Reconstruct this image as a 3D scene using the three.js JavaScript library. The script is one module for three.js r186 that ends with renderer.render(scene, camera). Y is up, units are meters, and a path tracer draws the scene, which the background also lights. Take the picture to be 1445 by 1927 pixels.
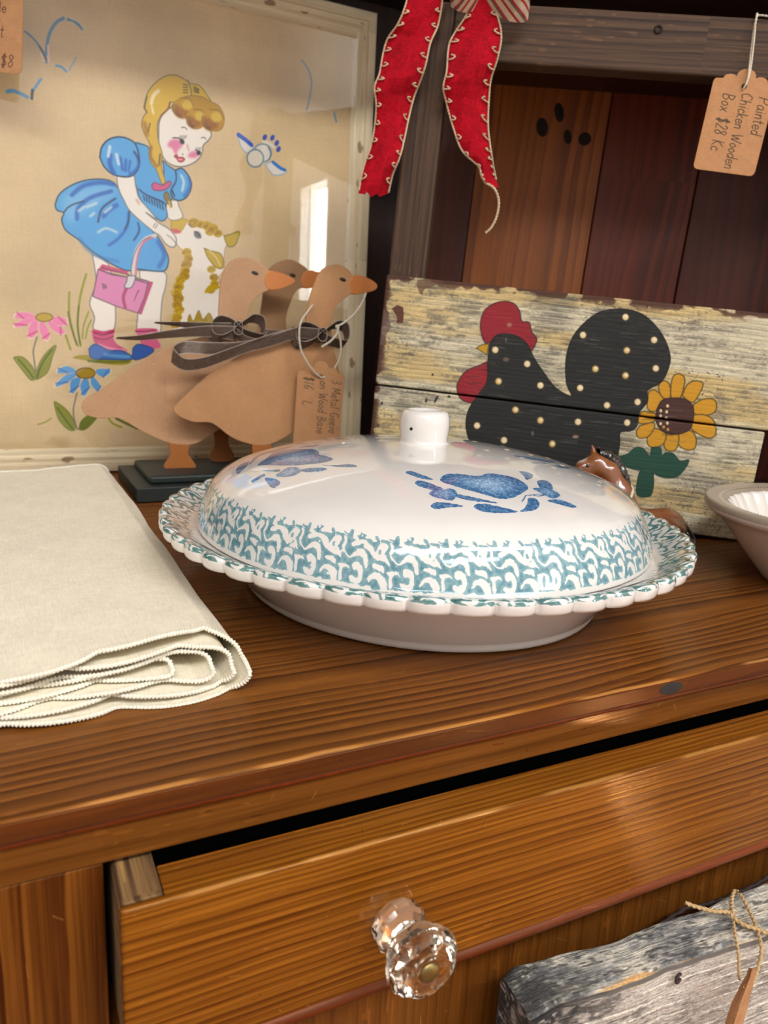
import * as THREE from 'three';
import { RoundedBoxGeometry } from 'three/addons/geometries/RoundedBoxGeometry.js';
import { mergeGeometries, mergeVertices, toCreasedNormals } from 'three/addons/utils/BufferGeometryUtils.js';
import { MarchingCubes } from 'three/addons/objects/MarchingCubes.js';
import { RectAreaLightUniformsLib } from 'three/addons/lights/RectAreaLightUniformsLib.js';

// ───────────────────────── camera, light, exposure ─────────────────────────
// World: y = 0 is the dresser top, +x runs along the dresser front, +z towards the room. Metres.
const scene = new THREE.Scene();
const FOCAL = 1447, IMG_W = 1445, IMG_H = 1927;                 // focal length in pixels of a 1445 x 1927 frame
const camera = new THREE.PerspectiveCamera(2 * Math.atan(IMG_H / 2 / FOCAL) * 180 / Math.PI, IMG_W / IMG_H, 0.02, 30);
camera.position.set(0, 0.1376, 0);
camera.rotation.order = 'YXZ';
camera.rotation.set(-0.2336, -26.8193 * Math.PI / 180, 0.0494);
camera.updateMatrixWorld();
camera.focus = 0.36; camera.userData.fStop = 16;

const renderer = new THREE.WebGLRenderer({ antialias: true });
renderer.setSize(IMG_W, IMG_H, false);
renderer.toneMapping = THREE.LinearToneMapping;
renderer.toneMappingExposure = 1.04;
renderer.shadowMap.enabled = true;
renderer.outputColorSpace = THREE.SRGBColorSpace;
RectAreaLightUniformsLib.init();
scene.background = new THREE.Color(0x0b0a09);

const FLOOR_Y = -0.8, CEIL_Y = 1.72, ROOM = { x0: -2.2, x1: 1.25, z0: -0.9, z1: 2.6 };
const CEILING_LIGHTS = [[-0.75, 1.2, 20], [0.62, 1.2, 20], [-0.2, 2.05, 6]];   // x, z and power of the fluorescent panels
const CEILING_COLOR = new THREE.Color(0.98, 0.985, 1);
const WINDOW_AND_SLIT = [                                                // centre, size, power; both in the right wall
  { at: [ROOM.x1, 0.40, 1.79], w: 0.3, h: 0.62, power: 14, bar: 0.085, color: new THREE.Color(0.97, 0.98, 1) },
  { at: [ROOM.x1, -0.59, 0.885], w: 0.04, h: 0.4, power: 300, color: new THREE.Color(1, 0.66, 0.36) },  // added low slit, sized and placed to lay a streak on the drawer
];

// ───────────────────────── helpers ─────────────────────────
const V = (x, y, z) => new THREE.Vector3(x, y, z);
const CAM = camera.position.clone();
const AX = [V(), V(), V()]; camera.matrixWorld.extractBasis(...AX);
const RIGHT = AX[0], UP = AX[1], FWD = AX[2].clone().negate();
// measurements taken from the photograph: a direction of sight, and where it meets a known plane of the place
const sight = (x, y) => FWD.clone().addScaledVector(RIGHT, (x - IMG_W / 2) / FOCAL).addScaledVector(UP, (IMG_H / 2 - y) / FOCAL);
const onPlane = (x, y, p, n) => { const d = sight(x, y); return CAM.clone().addScaledVector(d, p.clone().sub(CAM).dot(n) / d.dot(n)); };
const onY = (x, y, h = 0) => onPlane(x, y, V(0, h, 0), V(0, 1, 0));
const onZ = (x, y, z) => onPlane(x, y, V(0, 0, z), V(0, 0, 1));
const atDepth = (x, y, d) => CAM.clone().addScaledVector(sight(x, y), d);
const zone = (ox, oy, s) => (...a) => { const o = []; for (let i = 0; i < a.length; i += 2) o.push([ox + a[i] / s, oy + a[i + 1] / s]); return o; };   // enlarged detail -> frame pixels

function rng(seed) { let a = seed >>> 0; return () => { a = (a + 0x6D2B79F5) | 0; let t = Math.imul(a ^ (a >>> 15), 1 | a); t = (t + Math.imul(t ^ (t >>> 7), 61 | t)) ^ t; return ((t ^ (t >>> 14)) >>> 0) / 4294967296; }; }
const HASH = new Float32Array(65536); { const r = rng(77); for (let i = 0; i < 65536; i++) HASH[i] = r(); }
function noise(x, y) {
  const xi = Math.floor(x), yi = Math.floor(y); let fx = x - xi, fy = y - yi;
  fx = fx * fx * (3 - 2 * fx); fy = fy * fy * (3 - 2 * fy);
  const h = (a, b) => HASH[(Math.imul(a, 374761393) + Math.imul(b, 668265263) ^ (Math.imul(a ^ b, 1274126177) >>> 9)) & 65535];
  const a = h(xi, yi), b = h(xi + 1, yi), c = h(xi, yi + 1), d = h(xi + 1, yi + 1);
  return a + (b - a) * fx + (c - a) * fy + (a - b - c + d) * fx * fy;
}
const fbm = (x, y, o = 4) => { let s = 0, a = 0.5, n = 0; for (let i = 0; i < o; i++) { s += a * noise(x + i * 17.3, y - i * 9.1); n += a; a *= 0.5; x *= 2.03; y *= 2.03; } return s / n; };
const clamp = (v, a = 0, b = 1) => Math.min(b, Math.max(a, v));
const sstep = (a, b, x) => { const t = clamp((x - a) / (b - a)); return t * t * (3 - 2 * t); };
const lerp = (a, b, t) => a + (b - a) * t;
const hex = (h) => [(h >> 16) & 255, (h >> 8) & 255, h & 255];
const mix3 = (a, b, t) => [lerp(a[0], b[0], t), lerp(a[1], b[1], t), lerp(a[2], b[2], t)];

function dataTex(w, h, fn, srgb = true) {                        // fn(x, y) -> [r, g, b] in 0..255, y up
  const d = new Uint8Array(w * h * 4);
  for (let y = 0, i = 0; y < h; y++) for (let x = 0; x < w; x++, i += 4) { const c = fn(x, y); d[i] = clamp(c[0], 0, 255); d[i + 1] = clamp(c[1], 0, 255); d[i + 2] = clamp(c[2], 0, 255); d[i + 3] = 255; }
  return finishTex(new THREE.DataTexture(d, w, h), srgb);
}
function finishTex(t, srgb) { t.magFilter = THREE.LinearFilter; t.minFilter = THREE.LinearMipmapLinearFilter; t.generateMipmaps = true; t.wrapS = t.wrapT = THREE.RepeatWrapping; if (srgb) t.colorSpace = THREE.SRGBColorSpace; t.needsUpdate = true; return t; }
const canvasOf = (w, h) => { const c = document.createElement('canvas'); c.width = w; c.height = h; return c; };
const canvasTex = (c, srgb = true) => finishTex(new THREE.CanvasTexture(c), srgb);

// old pine: dark latewood lines along u, fibres, mottling, scratches
function woodTex(o) {
  const { w, h, W, H, seed = 1, light, dark, space = 0.005, warp = 0.02, contrast = 0.85, fibre = 0.25, sharp = 2, grey = 0, flat = 0.35, wear = 0.5 } = o;
  const L = hex(light), D = hex(dark), bump = new Uint8Array(W * H * 4), r = rng(seed), sx = r() * 90, sy = r() * 90;
  const map = dataTex(W, H, (x, y) => {
    const X = x / W * w, Y = y / H * h;
    const d = Y + warp * (noise(X * 2.2 + sx, Y * 7 + sy) - 0.5) + warp * 0.25 * (noise(X * 9 + sx, Y * 30 + sy) - 0.5) + 0.0007 * noise(X * 60 + sx, Y * 200 + sy);
    const q = d / space + 2.2 * noise(d * 42 + sx, 3.3) + 0.9 * noise(d * 110 + sx, 8.1), k = Math.floor(q), t = q - k;
    const amp = 0.45 + 0.55 * HASH[(k * 131 + seed * 17) & 65535];
    let v = Math.pow(t, sharp) * sstep(1, 0.9, t) * amp * 1.35;
    v = lerp(v, 0.5, flat * noise(X * 3.1 + sx, Y * 9 + sy));
    const f = noise(X * 45 + sx, Y * 2600 + sy) - 0.5, f2 = noise(X * 14 + sx, Y * 900 + sy) - 0.5, m = fbm(X * 7 + sx, Y * 14 + sy, 3) - 0.5;
    const c = mix3(L, D, clamp(v * contrast + f * fibre + f2 * fibre + m * 0.32 + 0.05));
    const wr = sstep(0.78, 0.86, noise(X * 130 + sx, Y * 900 + sy)) * sstep(0.62, 0.8, noise(X * 22 + sy, Y * 40 + sx)) * wear, sc = 1 + m * 0.25;
    const i = (y * W + x) * 4, b = 150 - v * 60 + f * 70 + f2 * 50 - wr * 40; bump[i] = bump[i + 1] = bump[i + 2] = clamp(b, 0, 255); bump[i + 3] = 255;
    let out = [c[0] * sc, c[1] * sc, c[2] * sc];
    if (wr > 0) out = mix3(out, [out[0] * 1.35 + 18, out[1] * 1.35 + 14, out[2] * 1.3 + 10], wr);
    if (grey) { const g = (out[0] + out[1] + out[2]) / 3; out = mix3(out, [g, g, g], grey); }
    return o.after ? o.after(out, X, Y, v) : out;
  });
  const md = map.image.data, nick = o.nicks ?? 0;                  // pale nicks and dark dents
  for (let q = 0; q < nick; q++) { let x = r() * W, y = r() * H; const pale = r() > 0.4, len = 3 + r() * r() * 26, an = (r() - 0.5) * (r() > 0.7 ? 2.4 : 0.5), st = 0.25 + r() * 0.5; for (let k = 0; k < len; k++) { x += Math.cos(an); y += Math.sin(an); const i = ((((y | 0) % H) + H) % H * W + (((x | 0) % W) + W) % W) * 4; for (let c = 0; c < 3; c++) md[i + c] = pale ? lerp(md[i + c], [226, 176, 104][c], st) : md[i + c] * (1 - st * 0.7); } }
  return { map, bump: finishTex(new THREE.DataTexture(bump, W, H), false) };
}
const phys = (o) => new THREE.MeshPhysicalMaterial(o);
const std = (o) => new THREE.MeshStandardMaterial(o);

// uv in metres for box-like pieces: grain axis along u, the other two wrapped along v
function grainUV(geo, axis, w, h, du = 0, dv = 0) {
  const p = geo.attributes.position, n = geo.attributes.normal, uv = new Float32Array(p.count * 2);
  for (let i = 0; i < p.count; i++) {
    const c = [p.getX(i), p.getY(i), p.getZ(i)]; let u, v;
    if (axis === 'x') { u = c[0]; v = c[1] - c[2]; } else if (axis === 'y') { u = c[1]; v = c[0] + c[2]; } else { u = c[2]; v = c[0] + c[1]; }
    uv[i * 2] = u / w + du; uv[i * 2 + 1] = v / h + dv;
  }
  geo.setAttribute('uv', new THREE.BufferAttribute(uv, 2)); return geo;
}
function board(x0, x1, y0, y1, z0, z1, r = 0.001, seg = 2) {
  const g = new RoundedBoxGeometry(x1 - x0, y1 - y0, z1 - z0, seg, Math.min(r, (x1 - x0) / 2.1, (y1 - y0) / 2.1, (z1 - z0) / 2.1));
  g.translate((x0 + x1) / 2, (y0 + y1) / 2, (z0 + z1) / 2); return g;
}
const taken = new Map();
function numbered(name) { const k = taken.get(name) ?? 0; taken.set(name, k + 1); return k ? name + '_' + String(k).padStart(3, '0') : name; }
function group(name, label, category, extra = {}) { const g = new THREE.Group(); g.name = numbered(name); g.userData = { label, category, ...extra }; scene.add(g); return g; }
function part(name, geo, mat, parent, label) {
  const m = new THREE.Mesh(geo, mat); m.castShadow = m.receiveShadow = true; m.name = parent === scene ? numbered(name) : partName(name, parent);
  if (label) m.userData.label = label; parent.add(m); return m;
}
function partName(name, parent) { const n = parent.children.filter((c) => c.name === name || c.name.replace(/_\d{3}$/, '') === name).length; return n ? name + '_' + String(n).padStart(3, '0') : name; }
function solo(name, geo, mat, label, category, extra = {}) { const m = part(name, geo, mat, scene); m.userData = { label, category, ...extra }; return m; }
function struct(name, geo, mat) { const m = part(name, geo, mat, scene); m.name = name; m.userData = { kind: 'structure' }; return m; }

const curve = (pts, closed = false, t = 0.5) => new THREE.CatmullRomCurve3(pts, closed, 'centripetal', t);
function tube(pts, r, n = 40, radial = 8, closed = false) { return new THREE.TubeGeometry(curve(pts, closed), n, r, radial, closed); }
// a twisted cord: radius changes along the length
function cord(pts, r, n = 120, radial = 7, pitch = 0.0022) {
  const c = curve(pts), len = c.getLength(), g = new THREE.TubeGeometry(c, n, r, radial, false), p = g.attributes.position;
  for (let i = 0; i <= n; i++) { const m = c.getPointAt(i / n); for (let j = 0; j <= radial; j++) { const k = i * (radial + 1) + j, a = j / radial * 2 * Math.PI, s = 1 + 0.28 * Math.cos(2 * a + i / n * len / pitch * 2 * Math.PI) + 0.15 * (HASH[(i * 31) & 65535] - 0.5); p.setXYZ(k, m.x + (p.getX(k) - m.x) * s, m.y + (p.getY(k) - m.y) * s, m.z + (p.getZ(k) - m.z) * s); } }
  g.computeVertexNormals(); return g;
}
// a band: points along its middle and, at each, half its width as a vector
function band(mids, halves, n = 60, thick = 0.0004) {
  const c = curve(mids), h = curve(halves), m = 6, pos = [], uv = [], idx = [];
  for (let i = 0; i <= n; i++) { const t = i / n, a = c.getPoint(t), b = h.getPoint(t); for (let j = 0; j <= m; j++) { const s = j / m * 2 - 1; pos.push(a.x + b.x * s, a.y + b.y * s, a.z + b.z * s); uv.push(t, j / m); } }
  for (let i = 0; i < n; i++) for (let j = 0; j < m; j++) { const a = i * (m + 1) + j, b = a + m + 1; idx.push(a, b, a + 1, b, b + 1, a + 1); }
  return sheet(pos, uv, idx, m + 1, n + 1, thick);
}
// gives a sheet (rows x cols grid) a real thickness, closed all round
function sheet(pos, uv, idx, cols, rows, thick) {
  const g = new THREE.BufferGeometry(); g.setAttribute('position', new THREE.Float32BufferAttribute(pos, 3)); g.setAttribute('uv', new THREE.Float32BufferAttribute(uv, 2)); g.setIndex(idx); g.computeVertexNormals();
  const n = g.attributes.normal, N = pos.length / 3, P = pos.slice(), U = uv.slice(), I = idx.slice();
  for (let i = 0; i < N; i++) { P.push(pos[i * 3] - n.getX(i) * thick, pos[i * 3 + 1] - n.getY(i) * thick, pos[i * 3 + 2] - n.getZ(i) * thick); U.push(uv[i * 2], uv[i * 2 + 1]); }
  for (let i = 0; i < idx.length; i += 3) I.push(N + idx[i], N + idx[i + 2], N + idx[i + 1]);
  const rim = []; for (let j = 0; j < cols; j++) rim.push(j); for (let i = 1; i < rows; i++) rim.push(i * cols + cols - 1); for (let j = cols - 2; j >= 0; j--) rim.push((rows - 1) * cols + j); for (let i = rows - 2; i > 0; i--) rim.push(i * cols);
  for (let k = 0; k < rim.length; k++) { const a = rim[k], b = rim[(k + 1) % rim.length]; I.push(a, b, N + a, b, N + b, N + a); }
  const q = new THREE.BufferGeometry(); q.setAttribute('position', new THREE.Float32BufferAttribute(P, 3)); q.setAttribute('uv', new THREE.Float32BufferAttribute(U, 2)); q.setIndex(I);
  return toCreasedNormals(q, 1.0);
}
// smooth polyline through 2-D points
function smooth2(pts, closed = true, step = 8) {
  const n = pts.length, out = [], at = (i) => closed ? pts[(i + n) % n] : pts[clamp(i, 0, n - 1)];
  for (let i = 0; i < (closed ? n : n - 1); i++) {
    const a = at(i - 1), b = at(i), c = at(i + 1), d = at(i + 2);
    for (let k = 0; k < step; k++) { const t = k / step, t2 = t * t, t3 = t2 * t; out.push([0, 1].map((q) => 0.5 * (2 * b[q] + (c[q] - a[q]) * t + (2 * a[q] - 5 * b[q] + 4 * c[q] - d[q]) * t2 + (3 * b[q] - a[q] - 3 * c[q] + d[q]) * t3))); }
  }
  if (!closed) out.push(pts[n - 1]);
  return out;
}
// a painter on a canvas: every point goes through `map` (frame pixels -> canvas pixels)
function painter(ctx, map, k) {
  const trace = (pts, closed, soft) => { const p = (soft === false ? pts : smooth2(pts, closed)).map(map); ctx.beginPath(); p.forEach((q, i) => i ? ctx.lineTo(q[0], q[1]) : ctx.moveTo(q[0], q[1])); if (closed) ctx.closePath(); };
  return {
    fill(pts, color, o = {}) { ctx.save(); if (o.blur) ctx.filter = `blur(${o.blur * k}px)`; ctx.globalAlpha = o.alpha ?? 1; trace(pts, true, o.soft); ctx.fillStyle = color; ctx.fill(); ctx.restore(); if (o.line) this.line([...pts, pts[0]], o.line, o.lw ?? 1.5, { soft: o.soft, alpha: o.lalpha, blur: 0.3 }); },
    line(pts, color, lw = 2, o = {}) { ctx.save(); if (o.blur) ctx.filter = `blur(${o.blur * k}px)`; ctx.globalAlpha = o.alpha ?? 1; trace(pts, false, o.soft); ctx.strokeStyle = color; ctx.lineWidth = lw * k; ctx.lineCap = 'round'; ctx.lineJoin = 'round'; ctx.stroke(); ctx.restore(); },
    oval(c, rx, ry, color, o = {}) { const q = []; for (let i = 0; i < 24; i++) { const a = i / 24 * 2 * Math.PI, x = rx * Math.cos(a), y = ry * Math.sin(a), t = o.turn ?? 0; q.push([c[0] + x * Math.cos(t) - y * Math.sin(t), c[1] + x * Math.sin(t) + y * Math.cos(t)]); } this.fill(q, color, { ...o, soft: false }); },
  };
}
// handwriting: strokes in a unit cell (baseline 0, capitals 1)
const GLYPHS = {
  P: [0.62, '0,0 .05,1|.03,.95 .4,1 .55,.75 .35,.5 .05,.48'], a: [0.52, '.42,.5 .2,.58 .03,.3 .15,.02 .38,.2 .42,.5 .42,.15 .52,.02'], i: [0.22, '.1,.55 .1,.02|.1,.8 .11,.84'], n: [0.5, '.05,.55 .05,.02|.05,.35 .25,.56 .38,.45 .4,.02'],
  t: [0.36, '.15,.9 .15,.1 .28,.02|0,.6 .32,.62'], e: [0.46, '.05,.3 .4,.32 .3,.56 .08,.45 .06,.15 .25,0 .42,.12'], d: [0.52, '.42,.4 .2,.55 .03,.28 .18,.02 .4,.2|.43,1 .43,.02'], C: [0.62, '.55,.85 .3,1 .03,.55 .2,.05 .55,.15'],
  h: [0.5, '.05,1 .05,.02|.05,.35 .25,.56 .4,.4 .42,.02'], c: [0.42, '.38,.48 .2,.56 .03,.28 .18,.02 .4,.12'], k: [0.45, '.05,1 .05,.02|.38,.55 .07,.28 .4,.02'], W: [0.84, '0,1 .18,.02 .38,.7 .55,.02 .78,1'],
  o: [0.46, '.22,.56 .03,.3 .2,.02 .42,.28 .24,.56'], B: [0.6, '.05,1 .05,0|.05,1 .42,.85 .3,.55 .06,.52|.1,.52 .52,.35 .35,.02 .03,.02'], x: [0.46, '.03,.55 .42,.02|.4,.55 .02,.02'], $: [0.54, '.45,.8 .2,.88 .05,.7 .4,.4 .35,.12 .03,.15|.2,1.05 .18,-.1|.3,1.05 .28,-.1'],
  2: [0.46, '.05,.8 .25,1 .4,.75 .2,.35 .03,.02 .42,.05'], 8: [0.48, '.4,.85 .2,1 .08,.78 .4,.3 .2,0 .05,.25 .3,.6 .4,.85'], K: [0.5, '.05,1 .05,0|.45,.95 .07,.5 .48,.02'], 3: [0.48, '.05,.9 .35,1 .35,.65 .15,.52 .42,.35 .3,.02 .03,.1'],
  M: [0.74, '.03,0 .1,1 .33,.3 .55,1 .65,0'], l: [0.22, '.1,1 .1,.02'], G: [0.62, '.5,.85 .25,1 .03,.5 .25,0 .5,.2 .5,.45 .3,.45'], s: [0.4, '.35,.5 .12,.5 .3,.25 .05,.05'], 1: [0.28, '.12,1 .1,0'], 6: [0.46, '.35,1 .08,.5 .1,.08 .38,.1 .35,.42 .08,.35'], L: [0.5, '.1,1 .05,.02 .45,.05'], ' ': [0.4, ''],
};
function handwrite(ctx, text, x, y, size, color, lw, slant = 0.12) {
  ctx.save(); ctx.strokeStyle = color; ctx.lineWidth = lw; ctx.lineCap = ctx.lineJoin = 'round';
  for (const ch of text) {
    const [w, s] = GLYPHS[ch];
    for (const st of s.split('|')) { if (!st) continue; const pts = st.split(' ').map((q) => q.split(',').map(Number)).map(([a, b]) => [x + (a + b * slant) * size * 0.95, y - b * size]); const p = pts.length > 2 ? smooth2(pts, false, 6) : pts; ctx.beginPath(); p.forEach((q, i) => i ? ctx.lineTo(...q) : ctx.moveTo(...q)); ctx.stroke(); }
    x += (w + 0.08) * size * 0.95;
  }
  ctx.restore();
}

// ───────────────────────── the room (behind the camera, closed all round) ─────────────────────────
{
  const { x0, x1, z0, z1 } = ROOM, T = 0.1;
  const wallM = std({ color: new THREE.Color(0.6, 0.59, 0.58), roughness: 0.9 }), ceilM = std({ color: new THREE.Color(0.75, 0.73, 0.7), roughness: 0.95 });
  const floorT = woodTex({ w: 2, h: 1, W: 512, H: 256, seed: 41, light: 0x9a6a3e, dark: 0x5c381c, space: 0.03, warp: 0.1 });
  const floorM = std({ map: floorT.map, roughness: 0.5 });
  const box = (a, b, c, d, e, f) => new THREE.BoxGeometry(b - a, d - c, f - e).translate((a + b) / 2, (c + d) / 2, (e + f) / 2);
  struct('floor', grainUV(box(x0 - T, x1 + T, FLOOR_Y - T, FLOOR_Y, z0 - T, z1 + T), 'x', 2, 1), floorM);
  struct('ceiling', box(x0 - T, x1 + T, CEIL_Y, CEIL_Y + T, z0 - T, z1 + T), ceilM);
  struct('wall_back', box(x0 - T, x1 + T, FLOOR_Y, CEIL_Y, z0 - T, z0), wallM);
  struct('wall_left', box(x0 - T, x0, FLOOR_Y, CEIL_Y, z0, z1), wallM);
  struct('wall_front', box(x0 - T, x1 + T, FLOOR_Y, CEIL_Y, z1, z1 + T), wallM);
  // the right wall has openings for the window and the added low slit
  const rw = []; let zc = z0; for (const w of [...WINDOW_AND_SLIT].sort((a, b) => a.at[2] - b.at[2])) { const a = w.at[2] - w.w / 2, b = w.at[2] + w.w / 2; rw.push(box(x1, x1 + T, FLOOR_Y, CEIL_Y, zc, a), box(x1, x1 + T, FLOOR_Y, w.at[1] - w.h / 2, a, b), box(x1, x1 + T, w.at[1] + w.h / 2, CEIL_Y, a, b)); zc = b; }
  rw.push(box(x1, x1 + T, FLOOR_Y, CEIL_Y, zc, z1)); struct('wall_right', mergeGeometries(rw), wallM);
  WINDOW_AND_SLIT.forEach((w, i) => {
    const f = 0.008, frameM = std({ color: 0xe8e4da, roughness: 0.6 });
    const glow = new THREE.MeshStandardMaterial({ color: 0x111111, emissive: w.color, emissiveIntensity: w.power, roughness: 0.4 });
    const g = new THREE.Group(); g.name = 'window_' + (i + 1); g.userData = { kind: 'structure' }; g.position.set(...w.at); g.rotation.y = -Math.PI / 2; scene.add(g);
    // local frame: +z into the room
    const bx = (a, b, c, d, e, h) => new THREE.BoxGeometry(b - a, d - c, h - e).translate((a + b) / 2, (c + d) / 2, (e + h) / 2);
    part('window_frame', mergeGeometries([bx(-w.w / 2 - f, -w.w / 2, -w.h / 2 - f, w.h / 2 + f, 0.001, 0.02), bx(w.w / 2, w.w / 2 + f, -w.h / 2 - f, w.h / 2 + f, 0.001, 0.02), bx(-w.w / 2, w.w / 2, w.h / 2, w.h / 2 + f, 0.001, 0.02), bx(-w.w / 2, w.w / 2, -w.h / 2 - f, -w.h / 2, 0.001, 0.02), ...(w.bar ? [bx(w.bar, w.bar + 0.02, -w.h / 2, w.h / 2, -0.03, 0)] : [])]), frameM, g);
    part('window_pane', bx(-w.w / 2, w.w / 2, -w.h / 2, w.h / 2, -0.06, -0.05), glow, g);
g.updateMatrixWorld();
    const L = new THREE.RectAreaLight(w.color, w.power, w.w * 0.96, w.h * 0.96); L.position.copy(V(0, 0, -0.035).applyMatrix4(g.matrixWorld)); L.lookAt(V(0, 0, 5).applyMatrix4(g.matrixWorld)); scene.add(L);
  });
  CEILING_LIGHTS.forEach(([x, z, power], i) => {
    const g = group('ceiling_light', ['fluorescent ceiling panel in the near row, on the left', 'fluorescent ceiling panel in the near row, on the right', 'dimmer fluorescent ceiling panel at the far end of the room'][i], 'ceiling light');
    g.position.set(x, CEIL_Y, z);
    const bx = (a, b, c, d, e, h) => new THREE.BoxGeometry(b - a, d - c, h - e).translate((a + b) / 2, (c + d) / 2, (e + h) / 2);
    part('housing', mergeGeometries([bx(-0.62, 0.62, -0.05, -0.001, -0.17, -0.15), bx(-0.62, 0.62, -0.05, -0.001, 0.15, 0.17), bx(-0.62, -0.6, -0.05, -0.001, -0.15, 0.15), bx(0.6, 0.62, -0.05, -0.001, -0.15, 0.15)]), std({ color: 0xdedbd4, roughness: 0.5 }), g);
    part('diffuser', bx(-0.6, 0.6, -0.03, -0.02, -0.15, 0.15), new THREE.MeshStandardMaterial({ color: 0x222222, emissive: CEILING_COLOR, emissiveIntensity: power * 0.5 }), g);
    const L = new THREE.RectAreaLight(CEILING_COLOR, power, 1.2, 0.3); L.position.set(x, CEIL_Y - 0.036, z); L.rotation.x = -Math.PI / 2; scene.add(L);
  });
}

// ───────────────────────── the dresser ─────────────────────────
const FRONT_Z = -0.2115, RAIL_Z = -0.2145, DRAWER_Z = -0.1945, DX0 = -0.36, DX1 = 0.95, BACK_Z = -0.83;
const topT = woodTex({ w: 0.56, h: 0.56, W: 2048, H: 2048, seed: 3, nicks: 420, light: 0xa8692a, dark: 0x4a2408, space: 0.0058, warp: 0.03, contrast: 0.82, fibre: 0.24, sharp: 1.3, wear: 0.2, flat: 0.28, after: (c, X, Y) => mix3(c, [222, 160, 92], sstep(0.0015, 0.0004, Math.abs(Y - 0.0103 + 0.0012 * (noise(X * 70, 2) - 0.5))) * sstep(0.35, 0.6, noise(X * 40, 5.5)) * 0.7) });  // pale line on the arris paints its wear and its highlight together
const railT = woodTex({ w: 0.5, h: 0.06, W: 1536, H: 184, seed: 8, nicks: 160, light: 0x98602a, dark: 0x5a3212, space: 0.011, warp: 0.02, contrast: 0.6, fibre: 0.35, wear: 0.35 });
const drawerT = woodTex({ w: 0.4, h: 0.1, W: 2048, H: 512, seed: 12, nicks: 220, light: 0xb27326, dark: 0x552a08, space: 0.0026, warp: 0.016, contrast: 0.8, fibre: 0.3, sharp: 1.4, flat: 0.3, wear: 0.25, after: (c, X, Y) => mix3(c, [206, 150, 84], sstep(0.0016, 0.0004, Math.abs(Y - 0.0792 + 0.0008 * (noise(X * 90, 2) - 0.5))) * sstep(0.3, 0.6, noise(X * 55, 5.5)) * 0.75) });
const stileT = woodTex({ w: 0.4, h: 0.1, W: 1024, H: 512, seed: 19, nicks: 80, light: 0x9c6228, dark: 0x48200a, space: 0.0085, warp: 0.02, contrast: 0.9, fibre: 0.35, sharp: 1.2, wear: 0.3 });
const oldT = woodTex({ w: 0.1, h: 0.06, W: 512, H: 307, seed: 23, light: 0x8a6a3e, dark: 0x3a2210, space: 0.006, warp: 0.01, contrast: 0.9, fibre: 0.5, wear: 1 });
const varnish = (t, o = {}) => phys({ map: t.map, bumpMap: t.bump, bumpScale: 0.00012, roughness: 0.24, specularIntensity: 1, anisotropy: 1, anisotropyRotation: Math.PI / 2, specularColor: new THREE.Color(1, 0.6, 0.28), ...o });
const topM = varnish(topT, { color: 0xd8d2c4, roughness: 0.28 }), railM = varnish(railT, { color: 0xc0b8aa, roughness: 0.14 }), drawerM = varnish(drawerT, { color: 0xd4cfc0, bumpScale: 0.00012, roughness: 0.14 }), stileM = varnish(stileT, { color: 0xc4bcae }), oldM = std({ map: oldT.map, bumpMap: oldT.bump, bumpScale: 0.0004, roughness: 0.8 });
const edgeM = phys({ map: railT.map, color: 0xb87a48, roughness: 0.45, specularColor: new THREE.Color(1, 0.75, 0.5) });
const darkM = std({ color: 0x120b06, roughness: 0.9 });
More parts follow.
